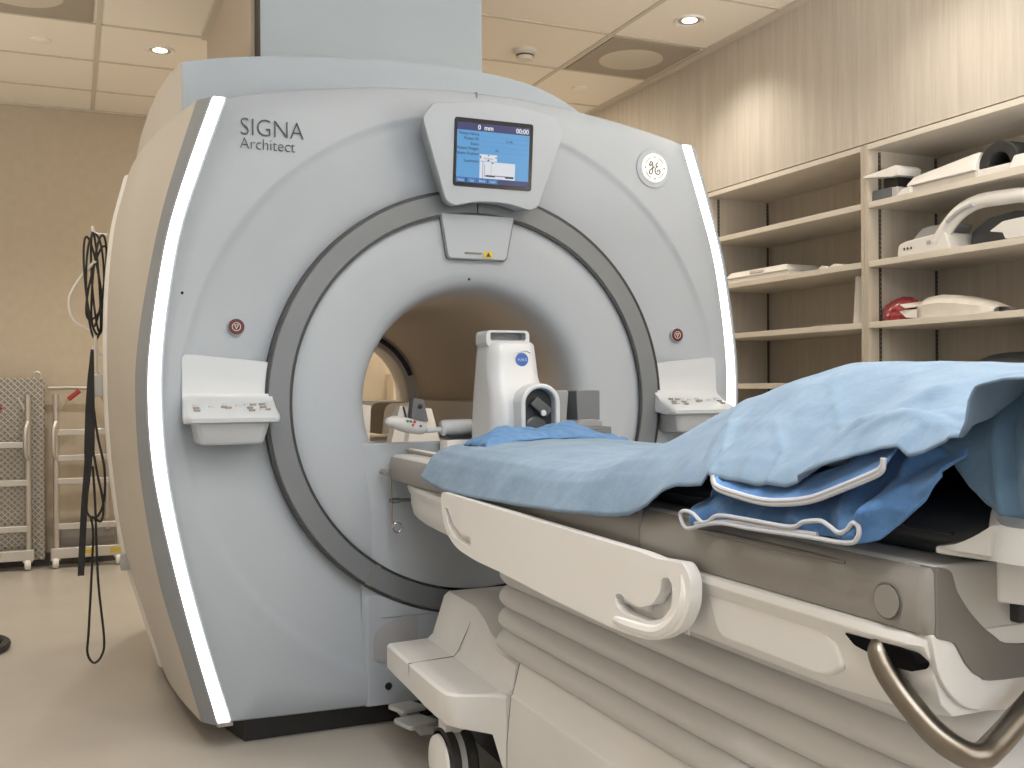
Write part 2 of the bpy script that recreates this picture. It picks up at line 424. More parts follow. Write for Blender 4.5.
# ------------------------------------------------------------------ scanner
ZC = .968
mri = thing('mri_scanner', 'large white scanner with round bore, grey ring and glowing side strips', 'scanner', (0, .8, 0))
HWI = [(.08, .745), (.317, .813), (.542, .868), (.764, .909), (.929, .924), (1.092, .924), (1.284, .903), (1.464, .870), (1.648, .812), (1.829, .750), (1.84, .747)]
HWO = [(.08, .781), (.321, .846), (.545, .90), (.766, .943), (.929, .958), (1.092, .957), (1.283, .934), (1.462, .901), (1.644, .847), (1.822, .787), (1.84, .78)]
HWG = [(.08, .82), (.23, .862), (.486, .932), (.764, .977), (.983, .99), (1.12, .985), (1.313, .957), (1.537, .91), (1.823, .824)]
HWS = [(.05, .866), (.25, .925), (.463, .985), (.704, 1.020), (.976, 1.038), (1.316, 1.036), (1.556, 1.014), (1.694, .982), (1.835, .945)]
def ztop(x): return 1.922 - .0925 * (abs(x) / .75)**1.9 if abs(x) < 2 else 1.8
zs_ = [.08 + (1.826 - .08) * i / 40 for i in range(41)]
right = [(interp(HWI, z), z) for z in zs_]
xt = right[-1][0]
topc = [(xt * (1 - 2 * i / 40), ztop(xt * (1 - 2 * i / 40))) for i in range(1, 40)]
left = [(-x, z) for x, z in reversed(right)]
outl = right + topc + left
bot = [(-right[0][0] + 2 * right[0][0] * i / 30, .08 - .008 * math.sin(PI * i / 30)) for i in range(1, 30)]
outl = outl + bot
# front shell as rays from the bore centre
rays = sorted(outl, key=lambda p: math.atan2(p[1] - ZC, p[0]))
def ring_pts(fn):  # fn(R_out)-> (r, y)
    out = []
    for (x, z) in rays:
        ro = math.hypot(x, z - ZC); r, y = fn(ro); out.append((x / ro * r, y, ZC + (z - ZC) / ro * r))
    return out
lv = [lambda ro: (.640, .06), lambda ro: (.640, .028), lambda ro: (.66, .024), lambda ro: (.72, .020), lambda ro: (.79, .011), lambda ro: (.85, .0045),
      lambda ro: (.868, .0025), lambda ro: (.875, -.0025), lambda ro: (min(.884, ro * .99), -.0025),
      lambda ro: (.884 + max(0, ro - .884) * .5, -.002), lambda ro: (max(.885, ro - .006), 0), lambda ro: (ro, .006), lambda ro: (ro, .05)]
obj('front_cover', MB().loft([ring_pts(f) for f in lv], True, False), M['cover'], mri, smooth=50)
obj('top_cover', MB().loft([[(x, .05 + (.45) * k, ztop(x)) for x in [xt * (1 - i / 12) for i in range(25)]] for k in (0, .5, 1)], False, False), M['cover'], mri)
# bore funnel + ring
def circ(r, y, n=128): return [(r * math.cos(2 * PI * k / n), y, ZC + r * math.sin(2 * PI * k / n)) for k in range(n)]
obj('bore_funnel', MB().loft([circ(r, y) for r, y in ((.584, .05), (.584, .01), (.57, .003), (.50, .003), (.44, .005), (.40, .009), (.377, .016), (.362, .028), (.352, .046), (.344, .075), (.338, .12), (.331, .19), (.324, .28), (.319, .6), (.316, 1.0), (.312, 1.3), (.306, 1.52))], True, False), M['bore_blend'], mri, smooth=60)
rr_ = MB().loft([circ(r, y) for r, y in ((.306, 1.52), (.30, 1.53), (.258, 1.535), (.25, 1.55), (.262, 1.72))], True, False)
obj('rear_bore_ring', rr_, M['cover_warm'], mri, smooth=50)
def arc_strip(r0, r1, y, a0, a1, n=20, th=.004):
    b = MB(); rings = []
    for k in range(n + 1):
        a = R(a0 + (a1 - a0) * k / n); c, s = math.cos(a), math.sin(a)
        rings.append([(r0 * c, y, ZC + r0 * s), (r1 * c, y, ZC + r1 * s), (r1 * c, y + th, ZC + r1 * s), (r0 * c, y + th, ZC + r0 * s)])
    return b.loft(rings)
obj('rear_slot', arc_strip(.278, .297, 1.522, 20, 80, th=.01), M['groove'], mri, label='black curved slot at the far end of the bore')
def ring_seg(a0, a1):
    b = MB(); n = max(8, int((a1 - a0) / 3)); rings = []
    for k in range(n + 1):
        a = R(a0 + (a1 - a0) * k / n); c, s = math.cos(a), math.sin(a)
        prof = ((.577, .045), (.577, -.006), (.581, -.012), (.638, -.012), (.643, -.006), (.643, .045))
        rings.append([(r * c, y, ZC + r * s) for r, y in prof])
    return b.loft(rings)
for a0, a1 in ((-54.6, 89.8), (90.2, 236.2), (-123.3, -55)):
    obj('bore_ring', ring_seg(a0, a1), M['ring_grey'], mri, label='grey ring segment')
gr = MB()
for r in (.5755, .6455):
    rings = [circ(r - .0042, -.004), circ(r - .0042, -.009), circ(r + .0042, -.009), circ(r + .0042, .03)]
    gr.loft(rings, True, False)
obj('ring_groove', gr, M['groove'], mri)
obj('ring_joint', arc_strip(.577, .642, -.0128, 235.6, 237.2, 4, .03), M['dark_seam'], mri)
# flap over bore
fl = rpoly([(-.119, 1.540), (.119, 1.540), (.092, 1.407), (-.096, 1.407)], [.001, .001, .012, .012])
obj('flap_seam', MB().prism([(x * 1.045, 1.481 + (z - 1.481) * 1.05) for x, z in fl], 'y', -.0105, .03), M['dark_seam'], mri, smooth=0)
fp = obj('bore_flap', MB().prism(fl, 'y', -.014, .04), M['cover'], mri, bevel=.006, seg=3)
obj('flap_slot', MB().prism(rrect(-.045, .012, 1.420, 1.426, .0028), 'y', -.016, 0), M['dark_seam'], fp)
ws = MB().prism(rrect(.018, .047, 1.411, 1.431, .002), 'y', -.0165, 0); ws.mi = 1
ws.add([(.024, -.017, 1.414), (.041, -.017, 1.414), (.0325, -.017, 1.428)], [(0, 1, 2)])
obj('warning_sticker', ws, [M['yellow'], M['ink']], fp, recalc=False, smooth=0, label='small yellow warning sticker')
# light strips + grey edges
for sgn in (-1, 1):
    def S(x): return x * sgn
    zz = [.082 + (1.828 - .082) * i / 60 for i in range(61)]
    rings = []
    for z in zz:
        a, b_ = interp(HWI, z), interp(HWO, z)
        rings.append([(S(a), .03, z), (S(a + .001), .003, z), (S(a + .004), .0015, z), (S(b_ - .004), .0015, z), (S(b_ - .001), .003, z), (S(b_), .03, z)])
    obj('light_strip', MB().loft(rings), M['strip'], mri, label='glowing white vertical light strip')
    rings = []
    zz = [.078 + (1.823 - .078) * i / 60 for i in range(61)]
    for z in zz:
        b_, c = interp(HWO, z), interp(HWG, z)
        rings.append([(S(b_), .03, z), (S(b_ + .001), -.003, z), (S(b_ + .005), -.004, z), (S(c - .004), .036, z), (S(c), .046, z), (S(c - .01), .06, z)])
    obj('edge_trim', MB().loft(rings), M['grey_edge'], mri, label='grey bevelled edge trim')
    obj('strip_end', MB().box(*sorted((S(.742), S(.783))), -.011, .01, .074, .084), M['chrome'], mri)
# side covers
def side_section(Y, k, hw_fn, z0, z1, n=40):
    pts = []
    zz = [z0 + (z1 - z0) * i / n for i in range(n + 1)]
    for z in zz: pts.append((hw_fn(z), Y, z))
    tx = hw_fn(z1)
    pts.append((tx - .03, Y, z1 + .004))
    for z in [(-.5), ]: pass
    pts.append((-tx + .03, Y, z1 + .004))
    for z in reversed(zz): pts.append((-hw_fn(z), Y, z))
    return pts
secs = []
for Y in (.046, .09, .15, .24, .35, .5, .65, .78):
    t = (Y - .046) / .734; e = math.sin(t * PI / 2)
    f = lambda z, e=e: interp(HWG, min(z, 1.823)) * (1 - e) + interp(HWS, z) * e
    secs.append(side_section(Y, 0, f, .078 - .03 * t, 1.823 - .085 * t**1.2))
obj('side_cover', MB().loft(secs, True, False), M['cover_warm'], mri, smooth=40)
secs = []
for Y, d in ((.772, .0), (.785, .010), (.84, .012), (1.0, .008), (1.3, -.03), (1.6, -.09), (1.72, -.14)):
    f = lambda z, d=d: interp(HWS, z) + d
    secs.append(side_section(Y, 0, f, .055, 1.742 - .05 * (Y - .785)))
obj('rear_cover', MB().loft(secs, True, False), M['cover_white'], mri, smooth=40)
bk = [(p[0], p[2]) for p in secs[-1]]
obj('back_panel', MB().prism(bk, 'y', 1.715, 1.73, [[(p[0], p[2]) for p in circ(.262, 0, 64)]]), M['cover_white'], mri, smooth=0)
obj('dark_plinth', MB().loft([[(-.70, .06, z), (-.76, .3, z), (-.82, .7, z), (-.80, 1.65, z), (.80, 1.65, z), (.82, .7, z), (.76, .3, z), (.70, .06, z)] for z in (0.002, .1)]), M['black'], mri, smooth=0)
# magnet body behind the front shell (upper tier)
TT = [(-1., 1.985), (-.825, 2.035), (-.588, 2.080), (-.2, 2.116), (0, 2.121), (.174, 2.118), (.366, 2.094), (.486, 2.054), (.62, 1.98), (.80, 1.85), (1., 1.66)]
secs = []
for Y, w, d, c in ((.40, .828, .006, .004), (.404, .832, .010, .008), (.43, .848, .03, .02), (.5, .876, .07, .05), (.6, .90, .11, .08), (.75, .92, .17, .11), (.95, .928, .20, .12), (1.5, .92, .20, .12), (1.66, .88, .22, .12)):
    pts = [(-w, Y, .9), (-w, Y, 1.5)]
    zt = interp(TT, -w + c)
    for i in range(9):
        a = PI / 2 * i / 8
        pts.append((-w + c * (1 - math.cos(a)), Y, zt - d + d * math.sin(a)))
    for i in range(1, 31):
        x = -w + c + (2 * w - 2 * c) * i / 31; pts.append((x, Y, interp(TT, x)))
    zt = interp(TT, w - c)
    for i in range(9):
        a = PI / 2 * i / 8
        pts.append((w - c * (1 - math.sin(a)), Y, zt - d + d * math.cos(a)))
    pts += [(w, Y, 1.5), (w, Y, .9)]
    secs.append(pts)
mbod = MB().loft(secs, False, False)
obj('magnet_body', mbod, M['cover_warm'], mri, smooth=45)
fr = [(-.826, 1.5)] + [(p[0], p[2]) for p in secs[0] if p[2] > 1.6] + [(.826, 1.5)]
obj('magnet_front_panel', MB().prism(fr, 'y', .394, .402), M['cover_top'], mri, smooth=30)
obj('top_joint', MB().box(.0, .006, -.001, .02, 1.905, 1.9235), M['dark_seam'], mri, smooth=0)
# lower dock column below / in the ring
dp = [(-.362, .078), (.362, .078), (.362, .855), (-.362, .855)]
dk = MB()
for z0, z1, y0 in ((.072, .40, -.004), (.33, .848, -.008)):
    secs = []
    for z in (z0, z1): secs.append([(-.368, .05, z), (-.366, .012, z), (-.352 + .05 * (z0 > .3), y0, z), (-.12, y0 - .001, z), (.12, y0 - .001, z), (.352 - .05 * (z0 > .3), y0, z), (.366, .012, z), (.368, .05, z)])
    dk.loft(secs)
obj('dock_column', dk, M['cover'], mri, smooth=25, bevel=.004)
obj('dock_recess', MB().prism(rpoly([(-.335, .20), (-.20, .20), (-.20, .335), (-.24, .335), (-.335, .295)], .03), 'y', -.0075, .02), M['recess'], mri)
obj('dock_hole', MB().lathe([(.011, -.0085), (.008, -.0075), (.001, -.0075)], (-.292, 0, .128), 'y', 20), M['black'], mri)
for x, z in ((-.020, 1.346), (-.87, 1.277)):
    obj('pinhole', MB().lathe([(.004, -.0), (.003, .0), (.0005, .0)], (x, .014 if x > -.2 else -.0035, z), 'y', 12), M['black'], mri)
# lettering
nm = MB(); nm.text('SIGNA', .071, (-.714, -.0058, 1.7265), thin=-.0013, depth=.001, sx=.885)
nm.text('Architect', .0465, (-.714, -.0058, 1.688), thin=-.0009, depth=.001, sx=.885)
obj('lettering', nm, M['ink'], mri, smooth=0, recalc=False)
# badge
bx_, bz_ = .633, 1.737
bd = MB().lathe([(.066, .01), (.066, -.0045), (.064, -.006), (.062, -.005), (.049, -.0065)], (bx_, 0, bz_), 'y', 48)
badge = obj('logo_badge', bd, M['cover'], mri)
bf = MB(); bf.lathe([(.049, -.0076), (.046, -.0105), (.001, -.011)], (bx_, 0, bz_), 'y', 48); bf.mi = 1
def mono(pts, r=.0021): bf.tube(spline([(bx_ + x, -.0112, bz_ + z) for x, z in pts], 6), r, 6)
mono([(-.013, .012), (-.016, .006), (-.020, .010), (-.015, .020), (-.009, .016), (-.008, .004), (-.009, -.012), (-.014, -.021), (-.021, -.018), (-.019, -.009), (-.008, -.001), (-.001, .004)])
mono([(.011, .019), (.005, .012), (.006, .006), (.012, .007), (.006, .002), (.001, -.006), (.003, -.016), (.012, -.021), (.020, -.014), (.017, -.006), (.010, -.009), (.011, -.014)])
for a in (90, 0, 180, 270): bf.box(*[v for q in ((bx_ + .036 * math.cos(R(a)) - .003, bx_ + .036 * math.cos(R(a)) + .003), (-.0122, -.010), (bz_ + .036 * math.sin(R(a)) - .002, bz_ + .036 * math.sin(R(a)) + .002)) for v in q])
for a in (45, 135, 225, 315):
    bf.tube([(bx_ + .036 * math.cos(R(a + d)), -.0112, bz_ + .036 * math.sin(R(a + d))) for d in (-22, -11, 0, 11, 22)], .0011, 6)
obj('badge_face', bf, [M['badge'], M['badge_ink']], badge, label='white round emblem with curly monogram')
# red buttons
for x, z in ((-.724, 1.187), (.727, 1.184)):
    rb = obj('call_button', MB().lathe([(.0222, .02), (.0222, .0055), (.0205, .004), (.001, .004)], (x, 0, z), 'y', 32), M['red'], mri, label='round dark red button')
    ic = MB(); ic.lathe([(.0125, .0028), (.0105, .0028), (.0105, .0045), (.0125, .0045)], (x, 0, z), 'y', 24, False, True)
    ic.prism([(x - .007, z + .006), (x + .007, z + .006), (x, z - .008)], 'y', .0025, .005, [[(x - .004, z + .0042), (x + .004, z + .0042), (x, z - .004)]])
    obj('button_icon', ic, M['button_light'], rb, smooth=0)
    obj('button_rim', MB().lathe([(.0222, .0045), (.0238, .005), (.0238, .02), (.0222, .02)], (x, 0, z), 'y', 32, False, True), M['cover'], mri)
# display housing, leaning forward
DH = [(-.232, 1.80), (-.200, 1.845), (-.08, 1.860), (0, 1.863), (.08, 1.860), (.200, 1.845), (.232, 1.80), (.152, 1.565), (.125, 1.552), (.06, 1.567), (0, 1.571), (-.06, 1.567), (-.125, 1.552), (-.152, 1.565)]
DH = [(x + .022, z) for x, z in rpoly(DH, .012, 3)]
def dh_y(z): return -.083 - (z - 1.56) * .10
rings = [[((x) * .86, .01, 1.72 + (z - 1.72) * .93) for x, z in DH], [(x * .93, dh_y(z) * .55, 1.72 + (z - 1.72) * .97) for x, z in DH], [(x * .995, dh_y(z) + .014, 1.72 + (z - 1.72) * .997) for x, z in DH], [(x, dh_y(z) + .006, z) for x, z in DH], [(x * .985, dh_y(z), 1.72 + (z - 1.72) * .985) for x, z in DH]]
dh = obj('display_housing', MB().loft(rings), M['cover'], mri, smooth=40)
Xd = Vector((1, 0, 0)); Yd = Vector((0, -.10, 1)).normalized(); Zd = Xd.cross(Yd)
SO = Vector((.018, dh_y(1.711), 1.711))
Xd, Yd = Xd * 1.07, Yd * 1.03
W2, H2 = .119, .0975
sc = MB()
def sq(x0, x1, y0, y1, d, mi):
    sc.mi = mi
    sc.add([SO + Xd * a + Yd * b + Zd * d for a, b in ((x0, y0), (x1, y0), (x1, y1), (x0, y1))], [(0, 1, 2, 3)])
def st(txt, size, x, y, mi, al='LEFT', d=.0036, thin=0.):
    sc.mi = mi; sc.text(txt, size * 1.04, SO + Xd * x + Yd * y + Zd * d, Xd, Yd, al, thin)
rr = rrect(-W2, W2, -H2, H2, .008)
sc.add([SO + Xd * a + Yd * b + Zd * .002 for a, b in rr] + [SO + Xd * a + Yd * b - Zd * .004 for a, b in rr], [tuple(range(len(rr)))] + [(i, i + len(rr), (i + 1) % len(rr) + len(rr), (i + 1) % len(rr)) for i in range(len(rr))])
sq(-.111, .108, -.086, .085, .0026, 1)          # blue field
sq(-.111, .108, .063, .085, .003, 2)            # top bar
sq(-.111, .108, -.086, -.071, .003, 2)          # bottom bar
for x0, x1 in ((-.111, -.083), (-.079, -.05), (-.048, -.018), (-.016, .014)): sq(x0, x1, -.085, -.072, .0032, 3)
for x0, x1, tx in ((-.111, -.083, 'Setup'), (-.079, -.05, 'List'), (-.048, -.018, 'Show'), (-.016, .014, 'Land')): st(tx, .0085, (x0 + x1) / 2, -.0815, 4, 'CENTER')
st('0  mm', .0185, -.027, .0675, 4, 'CENTER', thin=.0006); st('00:00', .0185, .105, .0675, 4, 'RIGHT', thin=.0006)
for i, tx in enumerate(('Patient Name:', 'Patient ID:', 'Exam:', 'Patient Weight:', 'Patient Position:', 'Landmark:')):
    st(tx, .0108, -.045, (.05, .0365, .022, .0085, -.006, -.027)[i], 5, 'RIGHT', thin=.0002)
st('DOB:', .0098, .035, .036, 5); st('lbs', .0098, .004, .0085, 5)
for y in (.048, .034, .02, .006): sq(-.038, .103, y, y + .0006, .003, 3)
sq(-.042, .010, -.021, -.002, .003, 4); st('No Patient', .0066, -.016, -.0155, 5, 'CENTER'); sq(-.019, -.013, -.020, -.0165, .0034, 5); sq(-.041, -.038, -.014, -.006, .0034, 5); sq(.005, .009, -.011, -.008, .0034, 5); sq(-.018, -.014, -.006, -.003, .0034, 5)
sq(-.042, .066, -.0705, -.0225, .003, 4)
sq(-.033, -.0315, -.0705, -.0225, .0034, 3); sq(-.0275, -.0265, -.066, -.03, .0034, 5); sq(-.0075, -.0065, -.062, -.026, .0034, 6)
sq(-.024, .062, -.0625, -.0605, .0034, 5); sq(-.024, .005, -.0655, -.0625, .0034, 5); sq(.036, .062, -.0665, -.0605, .0034, 5); sq(-.006, -.001, -.027, -.0235, .0034, 5)
obj('screen', sc, [M['scr_black'], M['scr_blue'], M['scr_navy'], M['scr_tab'], M['scr_white'], M['scr_text'], M['scr_green']], dh, smooth=0, recalc=False, label='lit blue touch screen with patient fields')
# control panels
for sgn in (-1, 1):
    s_ = sgn
    px = lambda x: s_ * x
    b = MB()
    # curved back plate sweeping into the tray
    prof = [(.006, 1.10), (-.004, 1.098), (-.006, 1.05), (-.008, 1.0), (-.014, .986), (-.032, .975), (-.075, .959), (-.120, .9425), (-.131, .934), (-.129, .923), (-.11, .919), (-.06, .924), (.0, .93), (.02, .93)]
    n = 28; rings = []
    for i in range(n + 1):
        t = i / n; x = .628 + (.872 - .628) * t
        e = 1 - math.sqrt(max(0, 1 - (1 - min(1, min(t, 1 - t) / .07))**2))
        ring = []
        for (y, z) in prof:
            zz = z; yy = y
            if z > 1.03: zz = z + .024 * (t - .5) - e * .012
            if y < -.05: yy = y + e * .022
            xx = x
            if y < -.03: xx = .7525 + (x - .7525) * (1 + .03 * min(1, (-y - .03) / .06))
            ring.append((px(xx), yy, zz))
        rings.append(ring)
    b.loft(rings)
    cp = obj('control_panel', b, M['console'], mri, smooth=60, label='white control shelf with buttons')
    tb = MB().loft([[(px(x), y, .922) for x, y in ((.650, .02), (.650, -.098), (.665, -.108), (.835, -.108), (.850, -.098), (.850, .02))],
                    [(px(x), y, .868) for x, y in ((.660, .02), (.664, -.085), (.676, -.093), (.822, -.093), (.836, -.085), (.842, .02))],
                    [(px(x), y, .860) for x, y in ((.666, .02), (.670, -.078), (.682, -.086), (.816, -.086), (.830, -.078), (.836, .02))]])
    obj('shelf_box', tb, M['console'], cp, smooth=30, bevel=.006)
    def tz(y): return .9595 + (y + .075) * .37
    bs = [(.842, -.052, 0), (.842, -.071, 1), (.842, -.089, 1), (.802, -.062, 0), (.768, -.066, 1), (.757, -.072, 1), (.764, -.05, 0), (.730, -.058, 0), (.706, -.05, 0), (.688, -.052, 1), (.700, -.074, 1), (.697, -.092, 1), (.664, -.050, 1), (.664, -.070, 1), (.655, -.086, 1), (.668, -.088, 0)]
    for (x, y, k) in bs:
        r_ = .0088 if k else .0078
        bb = MB().prism(rrect(px(x) - r_, px(x) + r_, y - r_ * .75, y + r_ * .75, r_ * .6), 'z', tz(y) - .006, tz(y) + .0035)
        obj('button', bb, M['button'] if k else M['button_light'], cp, bevel=.001)
# cable hooks on the scanner side
for (y, z) in ((.95, 1.56), (.95, 1.14)):
    obj('cable_hook', MB().tube(spline([(-1.03, y, z), (-1.06, y, z), (-1.075, y, z + .008), (-1.08, y, z + .028)], 5), .005, 8), M['cover_white'], mri)
obj('side_bracket', MB().prism(rpoly([(.75, .40), (.86, .40), (.86, .43), (.75, .46)], .01), 'x', -1.0, -.95), M['grey_light'], mri)
# rails and bridge inside the bore
for sgn in (-1, 1):
    obj('bore_rail', MB().prism([(sgn * .262, .80), (sgn * .255, .955), (sgn * .33, .965), (sgn * .29, .80)], 'y', .30, 1.5), M['bore_white'], mri, smooth=0)
obj('bore_bridge', MB().prism([(-.27, .795), (.27, .795), (.18, .705), (-.18, .705)], 'y', .2, 1.6), M['bore_white'], mri, smooth=0)

# ------------------------------------------------------------------ cables on the scanner's side
cb = MB()
for k, (dx, wx, a, b_, cz, sk) in enumerate(((0, .030, .04, .185, 1.385, .0), (.012, .020, .03, .16, 1.40, .016), (-.006, .026, .045, .17, 1.37, -.018), (.008, .030, .03, .13, 1.375, .024), (.002, .012, .02, .175, 1.38, -.01))):
    cb.tube([(-1.072 + dx + wx * math.cos(t) + sk * math.sin(t), .93 + a * math.cos(t), cz + b_ * math.sin(t) + .012 * math.cos(2 * t + k)) for t in [2 * PI * i / 40 for i in range(40)]], .0038, 7, True)
tag(obj('coiled_cable', cb, M['rubber']), 'black cable coiled on a hook at the scanner side', 'cable')
t = thing('white_cable', 'white cable arching beside the black coil, ending in a white plug', 'cable', (-1.08, .95, 1.05))
obj('cable', MB().tube(spline([(-1.072, .9, 1.46), (-1.12, .92, 1.40), (-1.155, .92, 1.33), (-1.145, .92, 1.26), (-1.105, .92, 1.225), (-1.075, .92, 1.20), (-1.07, .92, 1.10), (-1.068, .92, 1.06)], 7), .006, 8), M['cable_white'], t)
obj('plug', MB().box(-1.09, -1.045, .90, .94, .985, 1.065), M['white'], t, bevel=.006)
obj('plug_tab', MB().box(-1.045, -1.02, .91, .93, 1.03, 1.06), M['white'], t, bevel=.003)
st_ = MB().loft([[(-1.096 + dx - w, .86, z), (-1.096 + dx + w, .86, z), (-1.096 + dx + w, .874, z), (-1.096 + dx - w, .874, z)] for z, dx, w in ((1.15, .012, .005), (1.05, .007, .011), (.95, .004, .015), (.80, .001, .017), (.77, -.004, .011), (.6, -.017, .0105), (.375, -.028, .0105))])
tag(obj('black_strap', st_, M['rubber'], smooth=0), 'long flat black strap hanging beside the scanner', 'strap')
hc = MB().tube(spline([(-1.085, .84, .98), (-1.07, .84, .86), (-1.048, .84, .74), (-1.05, .84, .63), (-1.075, .84, .575), (-1.105, .84, .60), (-1.095, .84, .72), (-1.085, .84, .8), (-1.07, .84, .72), (-1.052, .84, .62), (-1.06, .84, .56), (-1.09, .84, .575), (-1.085, .84, .5), (-1.10, .84, .2), (-1.105, .84, .115), (-1.085, .84, .078), (-1.06, .84, .10), (-1.052, .84, .16), (-1.07, .84, .36), (-1.078, .84, .62), (-1.085, .84, .75)], 6), .0042, 7)
tag(obj('hanging_cable', hc, M['rubber']), 'thin black cable hanging in a long loop almost to the floor', 'cable')
fh = MB().tube([(-1.475 + .085 * math.cos(a), 1.53 + .125 * math.sin(a), .018) for a in [2 * PI * i / 40 for i in range(40)]], .017, 10, True)
tag(obj('floor_hose', fh, M['rubber']), 'black hose loop lying on the floor at the left edge', 'hose')

# ------------------------------------------------------------------ step ladders against the back wall
def tubes(name, lst, r, m, parent, n=10):
    for p in lst: obj(name, MB().tube(p, r, n), m, parent)
def ladder(x0, x1, yb, rungs, ztop_, label, panel, grip):
    t = thing('step_ladder', label, 'step ladder', ((x0 + x1) / 2, yb, 0), 'aluminium step ladders by the back wall')
    yf = yb - .06
    if panel:
        p = MB().box(panel[0], panel[1], yb, yb + .025, .045, 1.077)
        obj('tread_plate', p, M['plate'], t, bevel=.004, label='diamond-pattern metal plate')
        obj('plate_ring', MB().tube([(panel[1] - .04 + .02 * math.cos(a), yb + .01, 1.09 + .024 * math.sin(a)) for a in [PI * 2 * i / 16 for i in range(16)]], .005, 6, True), M['alu'], t)
    else:
        obj('top_rail', MB().tube(spline([(x0 - .04, yb, 1.02), (x0 + .1, yb, 1.022), (x1 - .13, yb, 1.01), (x1 - .075, yb, .955), (x1 - .06, yb, .85), (x1 - .06, yb, .2)], 6), .014, 10), M['alu'], t)
        obj('lower_step', MB().box(x0 + .02, x1 - .02, yb, yb + .06, .10, .225), M['tan'], t, bevel=.004)
    for x in ((x0, x1) if x0 > -1.3 else (x1, x0)):
        lg = obj('post', MB().tube([(x, yf, .06), (x, yf, ztop_)], .017, 12), M['alu'], t)
        obj('grab_bar', MB().tube(spline([(x + .0, yf - .02, .62), (x - .012, yf - .045, .66), (x - .012, yf - .045, .78), (x, yf - .02, .83)], 5), .013, 8), M['alu'], lg)
        wl = obj('caster', MB().lathe([(.001, -.016), (.024, -.016), (.030, -.01), (.030, .01), (.024, .016), (.001, .016)], (x - .005, yf - .01, .031), 'x', 20), M['white'], t, label='white caster wheel')
        obj('caster_fork', MB().box(x - .03, x + .02, yf - .02, yf, .045, .085), M['alu'], wl)
    for z in rungs: obj('rung', MB().box(x0 + .005, x1 - .005, yf - .018, yf + .018, z - .018, z + .018), M['alu'], t, bevel=.005)
    bb = obj('base_rail', MB().box(x0 - .03, x1 + .03, yf - .022, yf + .022, .055, .115), M['alu'], t, bevel=.004)
    for xx in (x0 + .17, x1 - .02) if grip > 0 else (x1 - .17, x0 + .1):
        obj('yellow_tape', MB().box(xx - .03, xx + .03, yf - .024, yf - .021, .075, .10), M['yellow'], bb, smooth=0, label='yellow warning tape')
    lv_ = obj('lever', MB().tube([(x1 - .02 if grip < 0 else x0 + .02, yf - .02, .90), (x1 - .05 if grip < 0 else x0 + .07, yf - .03, .965)], .007, 8), M['alu'], t)
    gx = [(x1 - .27, yf - .03, .90), (x1 - .13, yf - .03, .915)] if grip < 0 else [(x0 + .065, yf - .03, .955), (x0 + .125, yf - .03, 1.005)]
    obj('lever_grip', MB().tube(gx, .014, 10), M['red_grip'], lv_, label='red lever grip')
    return t
ladder(-1.86, -1.375, 3.46, (.703, .49, .233), .985, 'step ladder with a diamond-pattern plate leaning on the back wall', (-1.95, -1.292), -1)
ladder(-1.232, -.90, 3.46, (.768, .622, .49, .235), .985, 'open-rung step ladder half hidden behind the scanner side', None, 1)
# cabinet seen through the bore
t = thing('wall_cabinet', 'pale wall cabinet seen through the far end of the bore', 'cabinet', (.8, 3.5, 0))
obj('cabinet_body', MB().box(.745, 1.12, 3.38, 3.54, .91, 1.10), M['cream'], t, bevel=.004)
obj('counter', MB().box(.2, 1.4, 3.34, 3.545, .90, .93), M['tan'], t, bevel=.003)
obj('base_unit', MB().box(.2, 1.4, 3.37, 3.545, .02, .90), M['cream'], t, bevel=.003)

# ------------------------------------------------------------------ wooden wall with shelves
XB = 2.10
struct('wall_right_panel' if 0 else 'trim_3', MB().box(XW, XW + .02, YF, YB, 1.962, H), M['wood'], smooth=0)
def bay(y0, y1, zs, label, far):
    t = thing('shelf_unit', label, 'shelving', ((XW + XB) / 2, (y0 + y1) / 2, .0), 'built-in shelf bays')
    obj('back_panel', MB().box(XB, XB + .018, y0, y1, .01, 1.955), M['wood_in'], t, smooth=0)
    obj('side_panel', MB().box(XW, XB, y1 - .018, y1, .01, 1.958), M['wood_in'], t, smooth=0)
    obj('side_panel', MB().box(XW, XB, y0, y0 + .018, .01, 1.958), M['wood_in'], t, smooth=0)
    obj('top_panel', MB().box(XW, XB, y0 + .018, y1 - .018, 1.936, 1.9575), M['shelf'], t, smooth=0)
    for z in zs: obj('shelf', MB().box(XW + .002, XB, y0 + .018, y1 - .018, z - .024, z), M['shelf'], t, bevel=.0015)
    for x in (1.79, 2.085):
        tr = MB().box(x - .006, x + .006, y1 - .0205, y1 - .017, .05, 1.93)
        k = obj('shelf_track', tr, M['track'], t, smooth=0)
        hl = MB()
        for i in range(52): hl.box(x - .003, x + .003, y1 - .0212, y1 - .020, 1.0 + .018 * i, 1.008 + .018 * i)
        obj('track_slots', hl, M['track_hole'], k, smooth=0)
    return t
SZ = (1.73, 1.498, 1.258, 1.02, .7, .35)
bay(.217, 1.31, SZ, 'nearly empty left bay of the wooden shelving beside the scanner', 1)
bay(-.95, .215, SZ, 'full right bay of the wooden shelving with white coils', 0)
obj_fill = MB().box(XW, XB, 1.31, YB, .0, 1.962)
struct('trim_4', obj_fill, M['wood'], smooth=0)
struct('trim_5', MB().box(XW, XB, YF, -.952, .0, 1.962), M['wood'], smooth=0)

